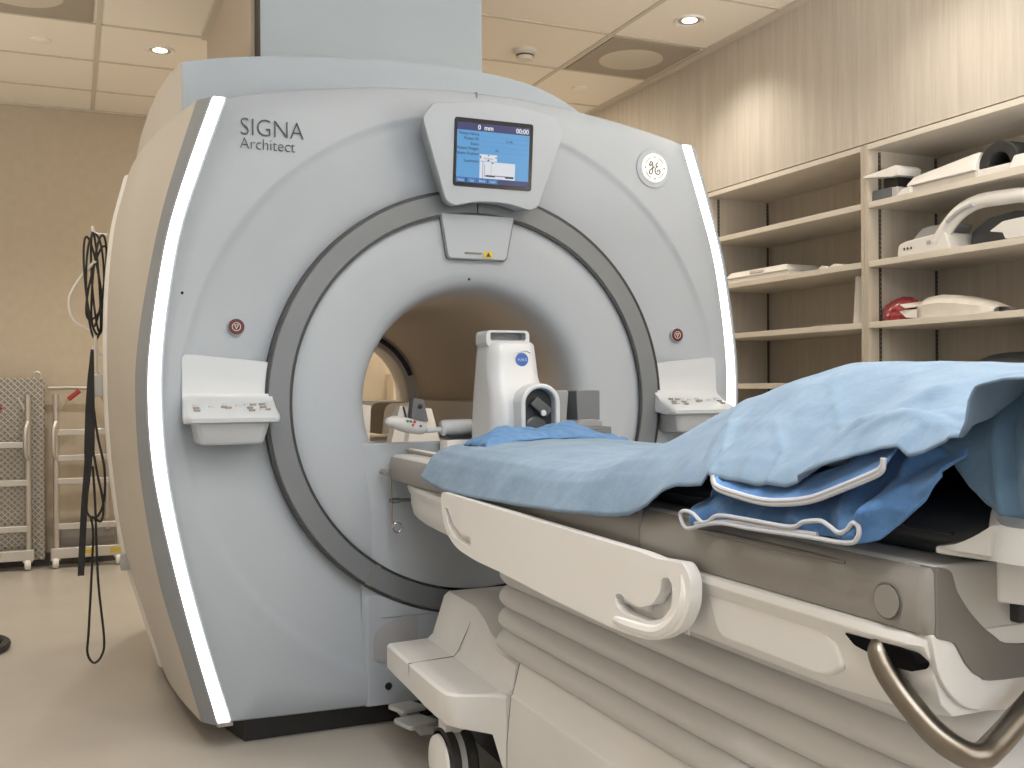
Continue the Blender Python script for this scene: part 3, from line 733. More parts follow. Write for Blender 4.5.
# left bay items
t = thing('flat_white_box', 'flat white lidded box on the second shelf of the left bay', 'box', (1.86, .97, 1.499))
obj('box_base', MB().box(1.765, 1.955, .73, 1.20, 1.499, 1.522), M['white'], t, bevel=.004)
obj('box_lid', MB().loft([[(1.757, .725, 1.522), (1.965, .725, 1.522), (1.965, 1.205, 1.522), (1.757, 1.205, 1.522)], [(1.775, .76, 1.553), (1.945, .76, 1.553), (1.945, 1.17, 1.553), (1.775, 1.17, 1.553)]]), M['white'], t, bevel=.006)
obj('lid_label', MB().box(1.758, 1.764, .90, 1.0, 1.533, 1.544), M['offwhite'], t)
for (y, l, lb) in ((.50, .03, 'small white clip on the second shelf of the left bay, nearer the flat box'), (.42, .04, 'small white clip on the second shelf, close to the divider')):
    c_ = MB().prism(rpoly([(y - l, 1.499), (y + l, 1.499), (y + l, 1.507), (y + .3 * l, 1.516), (y - .4 * l, 1.51), (y - l, 1.509)], .003), 'x', 1.765, 1.80)
    tag(obj('white_clip', c_, M['white'], bevel=.002), lb, 'clip')
cup = MB().lathe([(.001, 0), (.042, 0), (.046, .01), (.037, .19), (.038, .195), (.034, .195), (.034, .19), (.001, .188)], (1.83, .325, 1.259), 'z', 32)
tag(obj('white_cup_stack', cup, M['white'], smooth=40), 'tall white plastic cup stack on the third shelf against the divider', 'cups')
tag(obj('paper_sheet', MB().grid(lambda u, v: (1.75 + .16 * u, .40 + .16 * v, 1.2595 + .004 * math.sin(3 * v)), 4, 6), M['paper'], solid=.001), 'white paper sheet lying on the third shelf of the left bay', 'paper')
# right bay, top shelf
z0 = 1.731
t = thing('flat_coil', 'long flat white coil panel on the top shelf of the right bay', 'coil', (1.86, -.2, z0))
b = MB(); secs = []
for y, h in ((.012, .022), (.0, .034), (-.1, .044), (-.27, .062), (-.30, .064), (-.305, .06)):
    secs.append([(1.745, y, z0 + .028), (1.755, y, z0 + .028 + h * .5), (1.775, y, z0 + .03 + h), (1.95, y, z0 + .03 + h), (1.965, y, z0 + .028)])
b.loft(secs); obj('coil_cover', b, M['white'], t, smooth=30, bevel=.003)
obj('coil_base', MB().box(1.76, 1.95, -.30, -.0, z0, z0 + .028), M['offwhite'], t, bevel=.004)
obj('coil_tab', MB().prism(rpoly([(-.01, z0), (.06, z0), (.03, z0 + .02), (-.01, z0 + .026)], .004), 'x', 1.742, 1.80), M['white'], t)
t = thing('black_headrest', 'black arched head rest on the top shelf behind the flat coil', 'head rest', (1.84, -.40, z0))
def arch(ro, ri, yc, zc, n=18): return [(yc + ro * math.cos(PI * k / n), zc + ro * math.sin(PI * k / n)) for k in range(n + 1)] + [(yc + ri * math.cos(PI - PI * k / n), zc + ri * math.sin(PI - PI * k / n)) for k in range(n + 1)]
obj('arch', MB().prism([(y, z0 + .03 + (z - z0) * 1.0) for y, z in arch(.085, .045, -.385, z0)], 'x', 1.77, 1.93), M['rubber'], t, bevel=.006)
obj('arch_base', MB().box(1.765, 1.935, -.475, -.295, z0, z0 + .03), M['white'], t, bevel=.004)
pd = MB().loft([[(1.712, .205, z0 + .092), (1.726, .205, z0 + .092), (1.726, .205, z0 + .098), (1.712, .205, z0 + .098)], [(1.745, .08, z0 + .078), (1.86, .08, z0 + .078), (1.86, .07, z0 + .122), (1.75, .07, z0 + .122)], [(1.745, .055, z0 + .08), (1.86, .055, z0 + .08), (1.86, .048, z0 + .108), (1.75, .048, z0 + .108)]])
t = thing('pointed_coil', 'white pointed paddle coil lying on grey foam on the top shelf', 'coil', (1.8, .12, z0))
obj('paddle', pd, M['white'], t, bevel=.004, smooth=30)
obj('paddle_stand', MB().box(1.77, 1.86, .075, .15, z0 + .04, z0 + .085), M['black'], t)
t = thing('grey_foam_block', 'dark grey foam block under the pointed coil on the top shelf', 'foam block', (1.8, .12, z0))
obj('foam', MB().box(1.75, 1.90, .088, .195, z0 + .001, z0 + .042), M['foam'], t, bevel=.004)
obj('foam_cap', MB().box(1.749, 1.901, .06, .088, z0 + .001, z0 + .038), M['grey_light'], t, bevel=.003)
tag(obj('white_plate', MB().loft([[(1.75, -.44, z0 + .002), (1.95, -.44, z0 + .002), (1.95, -.70, z0 + .002), (1.75, -.70, z0 + .002)], [(1.76, -.455, z0 + .05), (1.94, -.455, z0 + .05), (1.94, -.69, z0 + .05), (1.76, -.69, z0 + .05)]]), M['white'], bevel=.006), 'white block at the right end of the top shelf', 'coil')
# right bay, second shelf: coil with arched handle
z0 = 1.499
t = thing('arched_coil', 'white coil with an arched handle on the second shelf of the right bay', 'coil', (1.84, -.13, z0))
body = rpoly([(.065, z0), (.058, z0 + .045), (.02, z0 + .055), (-.10, z0 + .062), (-.17, z0 + .065), (-.19, z0)], .012)
obj('coil_body', MB().prism(body, 'x', 1.75, 1.93), M['white'], t, bevel=.006)
obj('glass_top', MB().prism(rpoly([(.02, z0 + .056), (-.03, z0 + .095), (-.06, z0 + .10), (-.16, z0 + .10), (-.13, z0 + .06)], .01), 'x', 1.78, 1.90), M['coil_grey'], t, bevel=.004)
hp = spline([(1.77, -.12, z0 + .03), (1.77, -.165, z0 + .085), (1.77, -.225, z0 + .13), (1.77, -.30, z0 + .152), (1.77, -.40, z0 + .15), (1.77, -.50, z0 + .14), (1.77, -.58, z0 + .10)], 6)
obj('arched_handle', MB().tube(hp, [.03 - .006 * i / len(hp) for i in range(len(hp))], 12, flat=.75), M['white'], t)
obj('handle_slot', MB().tube(spline([(1.745, -.185, z0 + .098), (1.745, -.24, z0 + .128), (1.745, -.30, z0 + .143)], 5), .008, 8), M['grey_light'], t)
for y in (.025, .008, -.009): obj('socket', MB().lathe([(.005, -.002), (.003, -.003), (.0005, -.003)], (1.75, y, z0 + .026), 'x', 12), M['groove'], t)
obj('coil_mark', MB().prism(rrect(-.105, -.085, z0 + .028, z0 + .042, .004), 'x', 1.747, 1.752), M['badge_ring'], t)
obj('inner_wall', MB().prism(rpoly([(-.20, z0), (-.21, z0 + .06), (-.28, z0 + .10), (-.40, z0 + .11), (-.55, z0 + .08), (-.56, z0)], .01), 'x', 1.84, 1.93), M['coil_inner'], t)
wb = MB().prism(rpoly([(-.375, z0 + .035), (-.43, z0 + .062), (-.65, z0 + .07), (-.65, z0 + .001), (-.44, z0 + .001), (-.43, z0 + .025)], .008), 'x', 1.737, 1.80)
tag(obj('white_coil_clamp', wb, M['white'], bevel=.005), 'white wedge-nosed clamp in front of the arched coil', 'clamp')
# right bay, third shelf
z0 = 1.259
def bagfn(u, v):
    a = 2 * PI * u; q = v
    rr = (1 - q**2.2)**.5 if q < 1 else 0
    n_ = noise.noise((3 * math.cos(a), 3 * math.sin(a), q * 3)) * .25 + noise.noise((8 * math.cos(a), 8 * math.sin(a), q * 7)) * .13
    yy = .096 + .095 * rr * math.cos(a) * (1 + .4 * n_); xx = 1.815 + .062 * rr * math.sin(a) * (1 + n_)
    return (xx, yy, z0 + (.088 * q) * (1 + n_ * .6))
tag(obj('red_bag', MB().grid(bagfn, 40, 16), M['redbag'], smooth=80), 'crumpled dark red plastic bag on the third shelf of the right bay', 'bag')
t = thing('wrapped_parcel', 'white paper-wrapped parcel with a torn open end beside the red bag', 'parcel', (1.83, -.16, z0))
pk = MB(); secs = []
for y, h, w in ((-.02, .07, .058), (-.05, .078, .064), (-.12, .082, .066), (-.2, .07, .066), (-.30, .045, .06), (-.36, .022, .05)):
    secs.append([(1.825 - w, y, z0 + .002), (1.825 - w, y, z0 + h * .62), (1.825 - w * .5, y, z0 + h), (1.825 + w * .5, y, z0 + h), (1.825 + w, y, z0 + h * .6), (1.825 + w, y, z0 + .002)])
pk.loft(secs, True, False); obj('wrapping', pk, M['paper'], t, smooth=25, solid=.002)
obj('paper_flap', MB().add([(1.765, -.02, z0 + .045), (1.85, -.02, z0 + .072), (1.80, .035, z0 + .054), (1.748, .05, z0 + .056), (1.745, .02, z0 + .042)], [(0, 1, 2, 3, 4)]), M['paper'], t, smooth=0, solid=.003)
obj('paper_flap', MB().add([(1.765, -.02, z0 + .002), (1.765, -.02, z0 + .036), (1.742, .02, z0 + .034), (1.742, .045, z0 + .031), (1.745, .015, z0 + .006)], [(0, 1, 2, 3, 4)]), M['paper'], t, smooth=0, solid=.003)
obj('inner_block', MB().box(1.785, 1.87, -.30, .015, z0 + .003, z0 + .04), M['white'], t, bevel=.006)
# bottom visible shelf
z0 = 1.021
t = thing('black_cushion_roll', 'black cushion lying on the shelf behind the blue mound', 'cushion', (1.85, -.4, z0))
obj('roll', MB().loft([[(1.86 + .09 * math.cos(a) * s, y, z0 + .052 + .05 * math.sin(a) * s) for a in [2 * PI * i / 20 for i in range(20)]] for y, s in ((-.24, .3), (-.26, .7), (-.30, .9), (-.36, 1), (-.6, 1), (-.7, .9), (-.72, .4))]), M['cushion'], t, smooth=60)
tag(obj('grey_pad', MB().loft([[(1.78 + .05 * math.cos(a), y, z0 + .002 + h * (1 + math.sin(a)) * .5) for a in [2 * PI * i / 16 for i in range(16)]] for y, h in ((-.12, .01), (-.16, .05), (-.2, .072), (-.235, .07))]), M['grey_light'], smooth=50), 'grey pad leaning beside the black cushion behind the mound', 'pad')

# ------------------------------------------------------------------ patient table
tb_ = thing('patient_table', 'white wheeled patient table with taupe trim docked to the scanner', 'table', (0, -1.2, 0))
YE = -2.098
obj('table_top', MB().box(-.292, .292, YE + .01, -.05, .775, .818), M['table_top'], tb_, bevel=.012, seg=3)
obj('cradle', MB().prism([(-.20, .795), (.20, .795), (.235, .83), (.22, .832), (.18, .815), (-.18, .815), (-.22, .832), (-.235, .83)], 'y', -.6, 1.2), M['bore_white'], tb_, smooth=0)
# taupe side trims
def tan_prof(s, o):
    return [(s * (.286), .806), (s * (.291 + o), .8135), (s * (.298 + o), .808), (s * (.304 + o), .785), (s * (.305 + o), .76), (s * (.300 + o), .742), (s * (.292 + o), .737), (s * .286, .737)]
for s in (-1, 1):
    r1 = [[(x, y, z) for x, z in tan_prof(s, 0)] for y in (-1.497, -1.503, -2.084)]
    # rounded near corner
    for k in range(1, 6):
        a = PI / 2 * k / 5
        r1.append([(x - s * .016 * (1 - math.cos(a)), -2.084 - .016 * math.sin(a), z) for x, z in tan_prof(s, 0)])
    st1 = obj('side_trim', MB().loft(r1), M['tan'], tb_, smooth=40, label='taupe side trim')
    obj('trim_slot', MB().tube([(s * .3005, y, .8015) for y in (-1.66, -1.7, -1.9, -1.97)], [.002, .0042, .0042, .002], 8), M['tan_dark'], st1)
    bt = obj('round_button', MB().lathe([(.0185, s * .004), (.0185, s * .0015), (.0165, s * .003), (.001, s * .0035)], (s * .3045, -2.045, .770), 'x', 28), M['tan'], st1, label='round taupe cap')
    obj('button_rim', MB().lathe([(.019, s * .0012), (.0215, s * .0018), (.0215, s * .0), (.019, s * .0)], (s * .3045, -2.045, .770), 'x', 28, False, True), M['tan_dark'], bt)
    r2_ = [[(x, y, .737 + (z - .737) * k + .004) for x, z in tan_prof(s, -.006)] for y, k in ((-1.488, .97), (-.12, .97), (-.05, .96))]
    obj('side_trim', MB().loft(r2_), M['tan'], tb_, smooth=40, label='far half of the taupe side trim')
    obj('trim_gap', MB().prism([(s * .25, .742), (s * .302, .742), (s * .302, .812), (s * .25, .812)], 'y', -1.498, -1.487), M['dark_seam'], tb_, smooth=0)
# white shell below the trim
def shell_prof(k, g=0.):
    h = [(.292, .742), (.306, .737), (.309, .728), (.303, .715), (.297, .706), (.296, .68), (.286, .648), (.268, .632)]
    h = [(x * k - g, z) for x, z in h]
    return [(-x, z) for x, z in h] + [(x, z) for x, z in reversed(h)]
rs = []
for y, k in ((-.12, .86), (-.25, .93), (-.45, .985), (-.6, 1.), (-1.62, 1.), (-1.9, 1.), (-2.03, 1.), (-2.07, .99), (-2.092, .96)):
    rs.append([(x, y, z + (.0 if y > -1.95 else (-1.95 - y) * .10 * (1 if z < .70 else 0))) for x, z in shell_prof(k)])
obj('side_shell', MB().loft(rs), M['table'], tb_, smooth=35, bevel=.002, label='white moulded shell under the taupe trim')
obj('shell_panel', MB().prism(rpoly([(-1.665, .735), (-1.90, .722), (-1.955, .70), (-1.965, .672), (-1.93, .652), (-1.705, .652)], .02), 'x', -.2995, -.28), M['table'], tb_, bevel=.01, seg=4)
# end face
E2 = [(-.291, .795), (-.290, .809), (-.287, .815), (-.276, .813), (-.268, .809), (-.263, .797), (-.258, .785), (-.238, .760), (-.206, .734), (-.167, .720), (0, .716)]
E2 = E2 + [(-x, z) for x, z in reversed(E2[:-1])]
low = [(.291, .745), (.288, .738), (.266, .731), (.256, .718), (.246, .704), (.228, .690), (.192, .682), (0, .681)]
low = low + [(-x, z) for x, z in reversed(low[:-1])]
E2 = [tuple(q)[:2] for q in spline([(x, z, 0) for x, z in E2], 4)]
low = [tuple(q)[:2] for q in spline([(x, z, 0) for x, z in low], 4)]
obj('end_trim', MB().prism(E2 + low, 'y', YE - .004, YE + .04), M['tan_dark'], tb_, bevel=.002, seg=2, label='taupe S-shaped end trim with shade painted in')
obj('end_panel', MB().prism([(-.288, .817), (.288, .817), (.27, .70), (-.27, .70)], 'y', YE + .001, YE + .04), M['table_top'], tb_, bevel=.003)
obj('end_lip', MB().prism(rpoly([(-.296, .742), (.296, .742), (.284, .69), (.25, .656), (.2, .647), (-.2, .647), (-.25, .656), (-.284, .69)], [.004, .004, .03, .03, .03, .03, .03, .03], 6), 'y', YE - .001, YE + .10), M['table'], tb_, bevel=.008)
obj('end_latch', MB().box(-.176, -.15, YE - .012, YE + .004, .745, .79), M['groove'], tb_, bevel=.003)
# side rail panels with hooked hand holds
for s in (-1, 1):
    out = rpoly([(-.615, .763), (-1.56, .755), (-1.60, .752), (-1.674, .757), (-1.692, .738), (-1.692, .700), (-1.666, .660), (-1.60, .626), (-1.53, .619), (-1.46, .617), (-1.203, .622), (-.986, .630), (-.836, .632), (-.717, .642), (-.645, .672), (-.618, .72)], [.02, .02, .006, .012, .02, .03, .04, .04, .03, .03, .02, .02, .04, .06, .05, .03], 6)
    hole = rpoly([(-1.469, .674), (-1.475, .656), (-1.494, .650), (-1.569, .650), (-1.618, .665), (-1.643, .689), (-1.643, .720), (-1.633, .730), (-1.612, .724), (-1.609, .702), (-1.586, .680), (-1.547, .668), (-1.506, .672), (-1.488, .679)], .008, 4)
    hole2 = rpoly([(-.640, .728), (-.662, .690), (-.715, .664), (-.809, .656), (-.814, .680), (-.755, .680), (-.700, .695), (-.66, .728)], .006, 4)
    pr = MB().prism(out, 'x', s * .317, s * .337, [hole, hole2])
    rail = obj('hand_rail', pr, M['table_light'], tb_, bevel=.0075, seg=4, smooth=40, label='white side panel with hooked hand holds')
    obj('rail_rim', MB().tube(spline([(s * .331, y, z) for y, z in ((-1.46, .632), (-1.53, .634), (-1.60, .642), (-1.652, .672), (-1.672, .708), (-1.668, .742))], 5), [.006, .010, .011, .0115, .0118, .012, .012] + [.012] * 12 + [.0115, .011, .010, .009, .008, .007, .006], 10), M['table_light'], rail)
    obj('recess_back', MB().box(*sorted((s * .311, s * .313)), -1.65, -.64, .645, .735), M['table'], rail, smooth=0)
    obj('rail_mount', MB().box(*sorted((s * .295, s * .322)), -1.55, -.65, .66, .71), M['table'], rail)
# bellows
rs = []
for i in range(101):
    t_ = i / 100; z = .382 + (.645 - .382) * t_
    ph = t_ * 5.0; d = .016 * abs(math.sin(PI * ph))**.75 - .006; d += .016 * (1 - t_)**2
    w = .200 + d; y0, y1 = -2.07 - d, -.640 + d * 1.1 - .03 * (1 - t_)
    rs.append([(x, y, z) for x, y in rrect(-w, w, y0, y1, .05, 5)])
obj('bellows', MB().loft(rs), M['bellows'], tb_, smooth=70, label='pleated grey bellows')
obj('bellows_tray', MB().prism(rrect(-.195, .195, -2.12, -.63, .06), 'z', .372, .384), M['dark_seam'], tb_)
# base
bp_ = [(-.238, .09), (-.236, .20), (-.226, .302), (-.222, .306), (-.203, .376), (-.196, .380), (.196, .380), (.203, .376), (.222, .306), (.226, .302), (.236, .20), (.238, .09)]
obj('base_body', MB().loft([[(x, y, z) for x, z in bp_] for y in (-2.3, -.775)]), M['table'], tb_, smooth=25, bevel=.003)
obj('base_seam', MB().loft([[(x * .99, y, z * .99) for x, z in bp_] for y in (-.775, -.768)]), M['dark_seam'], tb_, smooth=0)
def nose(Y, xo, zl, zb, xr, zr, xi):
    """half section: outer fascia xo, ledge height zl, bottom zb, ridge foot xi, ridge edge xr, ridge height zr"""
    h = [(xo - .004, zb), (xo, zb + .006), (xo, zl - .006), (xo - .008, zl), (xi + .012, zl + .003), (xi - .004, zl + .016), (xr + .008, zr - .012), (xr - .006, zr)]
    return [(-x, Y, z) for x, z in h] + [(x, Y, z) for x, z in reversed(h)]
ns = [nose(-.168, .335, .292, .232, .162, .425, .212), nose(-.174, .345, .298, .226, .166, .430, .213), nose(-.40, .350, .298, .224, .172, .430, .216), nose(-.47, .351, .298, .222, .176, .412, .217), nose(-.54, .352, .298, .22, .184, .388, .218), nose(-.61, .352, .298, .22, .190, .380, .219),
      nose(-.672, .349, .298, .22, .195, .379, .220), nose(-.700, .330, .298, .218, .197, .379, .221), nose(-.718, .295, .299, .212, .199, .379, .222), nose(-.738, .258, .300, .205, .200, .379, .222), nose(-.768, .236, .302, .10, .202, .379, .222)]
obj('dock_nose', MB().loft(ns), M['table'], tb_, smooth=32, bevel=.0025, label='white faceted docking nose over the front wheels')
obj('nose_seam', MB().tube([(-.3465, -.395, .226), (-.3515, -.395, .297), (-.226, -.395, .3025), (-.215, -.40, .318), (-.180, -.42, .41)], .0012, 6), M['dark_seam'], tb_)
obj('nose_well', MB().prism(rpoly([(-.165, -.63), (-.155, -.50), (.155, -.50), (.165, -.63)], .03), 'z', .376, .3815), M['bellows'], tb_)
obj('wheel_bay', MB().box(-.20, .20, -1.9, -.25, .10, .225), M['black'], tb_, smooth=0)
for sx, y in ((-1, -.555), (1, -.555), (-1, -1.95), (1, -1.95)):
    x = sx * .285
    w = obj('caster', MB().lathe([(.080, -.036), (.086, -.030), (.086, -.012), (.074, -.008), (.074, .008), (.086, .012), (.086, .030), (.080, .036), (.001, .036), (.001, -.036)], (x, y, .086), 'x', 40, False), M['rubber'], tb_, label='twin rubber caster wheel')
    obj('hub_cap', MB().lathe([(.072, 0), (.070, -.008), (.05, -.013), (.001, -.015)] if sx < 0 else [(.072, 0), (.070, .008), (.05, .013), (.001, .015)], (x + sx * .036, y, .086), 'x', 36), M['table_light'], w, label='white wheel disc')
    obj('mud_guard', MB().lathe([(.079, -.0075), (.079, .0075), (.001, .0075), (.001, -.0075)], (x, y, .088), 'x', 36, False), M['grey_light'], w)
    obj('caster_stem', MB().box(x - .03, x + .03, y - .02, y + .03, .165, .26), M['table_light'], w)
dl = MB(); dl.prism(rpoly([(-.325, -.10), (-.25, -.09), (-.22, -.16), (-.30, -.17)], .015), 'z', .092, .104)
dl.prism(rpoly([(-.335, -.19), (-.25, -.18), (-.22, -.26), (-.31, -.28)], .015), 'z', .080, .092)
dl.box(-.28, -.24, -.27, -.05, .06, .082)
obj('dock_latch', dl, M['grey_light'], tb_, bevel=.002, label='metal docking latch plates near the floor')
# push handle and its slot
hs = rpoly([(-1.975, .719), (-2.03, .7215), (-2.066, .722), (-2.083, .7195), (-2.090, .710), (-2.084, .700), (-2.066, .6985), (-2.025, .7035), (-1.992, .708)], .004)
obj('handle_slot', MB().prism([(y, z) for y, z in hs], 'x', -.3065, -.27), M['void'], tb_, label='black handle slot')  # black inset prism stands in for the dark of the open hole
hp = spline([(-.26, -2.022, .722), (-.297, -2.027, .713), (-.306, -2.038, .698), (-.306, -2.062, .674), (-.303, -2.105, .643), (-.294, -2.133, .628), (-.278, -2.146, .624), (-.255, -2.145, .632), (-.205, -2.141, .660), (-.16, -2.138, .683), (-.10, -2.135, .69), (0, -2.135, .69)], 6)
obj('push_handle', MB().tube(hp, .0142, 16), M['steel'], tb_, label='bent dark steel push handle')
# corner moulding on the near end
cbm = MB()
fp_ = rpoly([(-.283, -2.092), (-.15, -2.06), (-.08, -2.27), (-.20, -2.27), (-.268, -2.165)], [.004, .01, .01, .02, .015])
cbm.prism(fp_, 'z', .829, .838)
cbm.prism(rpoly([(-.262, -2.150), (-.08, -2.12), (-.08, -2.265), (-.20, -2.265)], .012), 'z', .785, .830)
obj('corner_bracket', cbm, M['table_top'], tb_, bevel=.005, label='grey moulded corner bracket')
cup_ = MB(); cc = Vector((-.225, -2.182)); n = 28; rings = []
for k in range(n + 1):
    a = R(-20 + 300 * k / n)
    d = Vector((math.cos(a), math.sin(a)))
    hgt = .868 + .022 * sstep(-.1, 1, math.sin(a + R(15)))
    rings.append([(cc.x + d.x * .056, cc.y + d.y * .056, .832), (cc.x + d.x * .050, cc.y + d.y * .050, hgt - .006), (cc.x + d.x * .047, cc.y + d.y * .047, hgt), (cc.x + d.x * .042, cc.y + d.y * .042, hgt - .004), (cc.x + d.x * .039, cc.y + d.y * .039, .832)])
cup_.loft(rings)
cup_.prism([(cc.x + .05 * math.cos(2 * PI * k / 24), cc.y + .05 * math.sin(2 * PI * k / 24)) for k in range(24)], 'z', .832, .860)
wg = []
for k in range(9):
    t_ = k / 8; zt = .838 + .030 * t_**1.6; y_ = -2.096 - .066 * t_; x_ = -.282 + .004 * t_
    wg.append([(x_, y_, .836), (x_ + .002, y_, zt), (x_ + .05, y_ - .03, zt + .002), (x_ + .055, y_ - .02, .836)])
cup_.loft(wg)
obj('bracket_cup', cup_, M['table_top'], tb_, smooth=50, label='grey moulded cup holder')

# quench pin hanging beside the dock
t = thing('hanging_pin', 'chrome wire pin with a cap hanging beside the docked table', 'pin', (-.31, -.06, .68))
ring_ = [(-.287 + .012 * math.cos(a), -.062, .772 + .014 * math.sin(a)) for a in [2 * PI * i / 20 for i in range(20)]]
obj('wire', MB().tube([(-.300, -.062, .778), (-.296, -.062, .70), (-.292, -.062, .614)], .003, 7), M['chrome'], t)
obj('top_ring', MB().tube(ring_, .0026, 6, True), M['chrome'], t)
obj('bottom_ring', MB().tube([(-.278 + .013 * math.cos(a), -.062, .604 + .014 * math.sin(a)) for a in [2 * PI * i / 20 for i in range(20)]], .0026, 6, True), M['chrome'], t)
obj('pin', MB().lathe([(.001, -.012), (.0055, -.012), (.0055, -.002), (.008, -.002), (.008, .018), (.0055, .018), (.0055, .052), (.001, .052)], (-.29, -.062, .683), 'x', 16), M['chrome'], t)
obj('anchor', MB().lathe([(.009, 0), (.009, -.03), (.006, -.034), (.001, -.034)], (-.314, -.03, .765), 'y', 16), M['button'], t)

# ------------------------------------------------------------------ things on the far end of the table
# head coil
hcX = .0; Y0, Y1 = -.34, -.12
t = thing('head_coil', 'tall white head coil with an arched opening on the table', 'head coil', (.0, -.25, .82))
b = MB(); rings = []
for z, hw, ya, yb in ((.822, .080, -.40, -.19), (.86, .0795, -.40, -.19), (.93, .0775, -.398, -.192), (.985, .075, -.392, -.194), (1.02, .073, -.376, -.197), (1.04, .072, -.364, -.199), (1.10, .0685, -.354, -.203), (1.130, .066, -.350, -.206), (1.137, .061, -.343, -.21)):
    rings.append([(hcX + x, y, z) for x, y in rrect(-hw - .028, hw - .018, ya, yb, .045, 6)])
shell = obj('coil_shell', b.loft(rings), M['coil_white'], t, smooth=50)
# arched collar with a dark opening
def archp(hw, z0, zt, n=16):
    r_ = hw; pts = [(hcX + hw, z0)]
    for k in range(n + 1):
        a = PI * k / n; pts.append((hcX + hw * math.cos(a), zt - hw * .9 + hw * .9 * math.sin(a)))
    pts.append((hcX - hw, z0)); return pts
AX = .008
ao = [(x + AX, z) for x, z in archp(.058, .826, 1.022)]; ai = [(x + AX, z) for x, z in archp(.044, .826, 1.008)]
obj('arch_collar', MB().prism(ao + list(reversed(ai)), 'y', -.448, -.385), M['coil_white'], t, bevel=.006, seg=3, smooth=40)
obj('opening', MB().prism(ai, 'y', -.418, -.408), M['coil_inside'], t, smooth=30, label='dark arched opening of the coil')
tb2 = MB().lathe([(.033, 0), (.033, -.012), (.028, -.016), (.001, -.016)], (hcX + AX - .006, -.414, .90), 'y', 28)
obj('inner_ring', tb2, M['coil_inner'], t)
mr = MB().prism(rpoly([(-.031, -.015), (.028, -.015), (.031, .015), (-.028, .015)], .007), 'y', -.44, -.42)
rot_ = Matrix.Rotation(R(38), 3, 'Y')
for i, v in enumerate(mr.v):
    q = rot_ @ Vector((v.x, 0, v.z)); mr.v[i] = Vector((hcX + AX + .006 + q.x, v.y, .958 + q.z))
obj('mirror_block', mr, M['coil_inner'], t, bevel=.004)
obj('mirror_cap', MB().lathe([(.0085, 0), (.007, -.003), (.001, -.0035)], (hcX + AX + .010, -.441, .942), 'y', 16), M['grey_light'], t)
# handle frame on top
hf = rrect(hcX - .100, hcX + .030, 1.125, 1.170, .013, 5)
hf2 = rrect(hcX - .088, hcX + .019, 1.142, 1.164, .006, 4)
obj('top_handle', MB().prism(hf, 'y', -.325, -.245, [hf2]), M['coil_white'], t, bevel=.003)
obj('window', MB().prism(hf2, 'y', -.29, -.284), M['coil_grey'], t)
obj('thumb_ridge', MB().tube(spline([(hcX - .018, -.353, 1.106), (hcX + .002, -.352, 1.114), (hcX + .02, -.351, 1.108)], 5), .003, 8), M['coil_white'], t)
lb = MB().lathe([(.0185, 0), (.0185, -.003), (.001, -.0035)], (hcX - .008, -.3565, 1.088), 'y', 32); lb.mi = 1
lb.text('H.N.S', .0115, (hcX - .008, -.3605, 1.084), align='CENTER')
obj('round_label', lb, [M['label_blue'], M['label_text']], t, smooth=0, recalc=False, label='round blue label')
# pads right of the coil
t = thing('grey_cradle', 'grey plastic cradle with two upright pads right of the head coil', 'cradle', (.235, -.3, .82))
obj('base_slab', MB().box(.098, .272, -.36, -.16, .84, .898), M['foam'], t, bevel=.004)
obj('saddle', MB().prism(rpoly([(.078, .898), (.248, .898), (.248, .912), (.228, .919), (.178, .918), (.162, .907), (.148, .907), (.138, .918), (.078, .918)], .004), 'y', -.35, -.2), M['foam_top'], t, bevel=.003)
obj('upright_pad', MB().prism(rpoly([(.178, .91), (.250, .917), (.250, 1.0), (.246, 1.002), (.174, 1.002)], .005), 'y', -.33, -.22), M['foam'], t, bevel=.004)
obj('upright_pad', MB().prism(rpoly([(.078, .91), (.142, .908), (.150, .998), (.143, 1.002), (.078, 1.002)], .005), 'y', -.33, -.22), M['foam_top'], t, bevel=.004)
# arm-held paddle coil inside the bore
t = thing('paddle_coil', 'white paddle coil with coloured dots on a padded arm', 'coil', (-.16, -.07, .82))
pdl = MB(); pts = spline([(-.315, -.07, .915), (-.285, -.07, .912), (-.25, -.07, .902), (-.21, -.07, .892), (-.185, -.07, .886)], 5)
pdl.tube(pts, [.006 + .016 * math.sin(PI * min(1, i / (len(pts) - 1) * 1.05 + .0))**.6 if 0 < i < len(pts) - 1 else .006 for i in range(len(pts))], 14)
obj('paddle', pdl, M['grey_light'], t, smooth=60)
obj('arm', MB().tube([(-.19, -.07, .886), (-.14, -.07, .888)], .008, 10), M['coil_white'], t)
obj('pad_roll', MB().lathe([(.001, 0), (.018, .0), (.024, .008), (.025, .05), (.025, .095), (.022, .108), (.001, .11)], (-.145, -.07, .892), 'x', 24), M['coil_white'], t)
for i, (k, x) in enumerate((('dots_green', -.254), ('dots_green', -.244), ('dots_red', -.232), ('dots_blue', -.214), ('dots_red', -.238))):
    obj('dot', MB().lathe([(.001, .004), (.004, .004), (.004, -.004), (.001, -.004)], (x, -.088, .915 - .01 * (i > 2) - (x + .254) * .12), 'y', 12), M[k], t)
obj('foot_block', MB().box(-.135, -.035, -.10, -.03, .819, .858), M['table_light'], t, bevel=.003)
obj('foot_plate', MB().box(-.135, -.035, -.10, -.03, .862, .872), M['coil_inside'], t)
t = thing('connector_box', 'grey upright connector box behind the paddle coil', 'connector', (-.16, .1, .82))
cbx = MB().prism(rpoly([(-.185, .918), (-.128, .906), (-.145, .975), (-.178, .98)], .006), 'y', .09, .13)
obj('connector', cbx, M['foam'], t, bevel=.005)
obj('connector_mark', MB().lathe([(.008, 0), (.006, -.001), (.001, -.001)], (-.157, .0885, .954), 'y', 16), M['coil_inside'], t)
obj('connector_foot', MB().prism([(-.195, .832), (-.09, .832), (-.128, .93), (-.178, .93)], 'y', .10, .16), M['bore_white'], t, smooth=0)
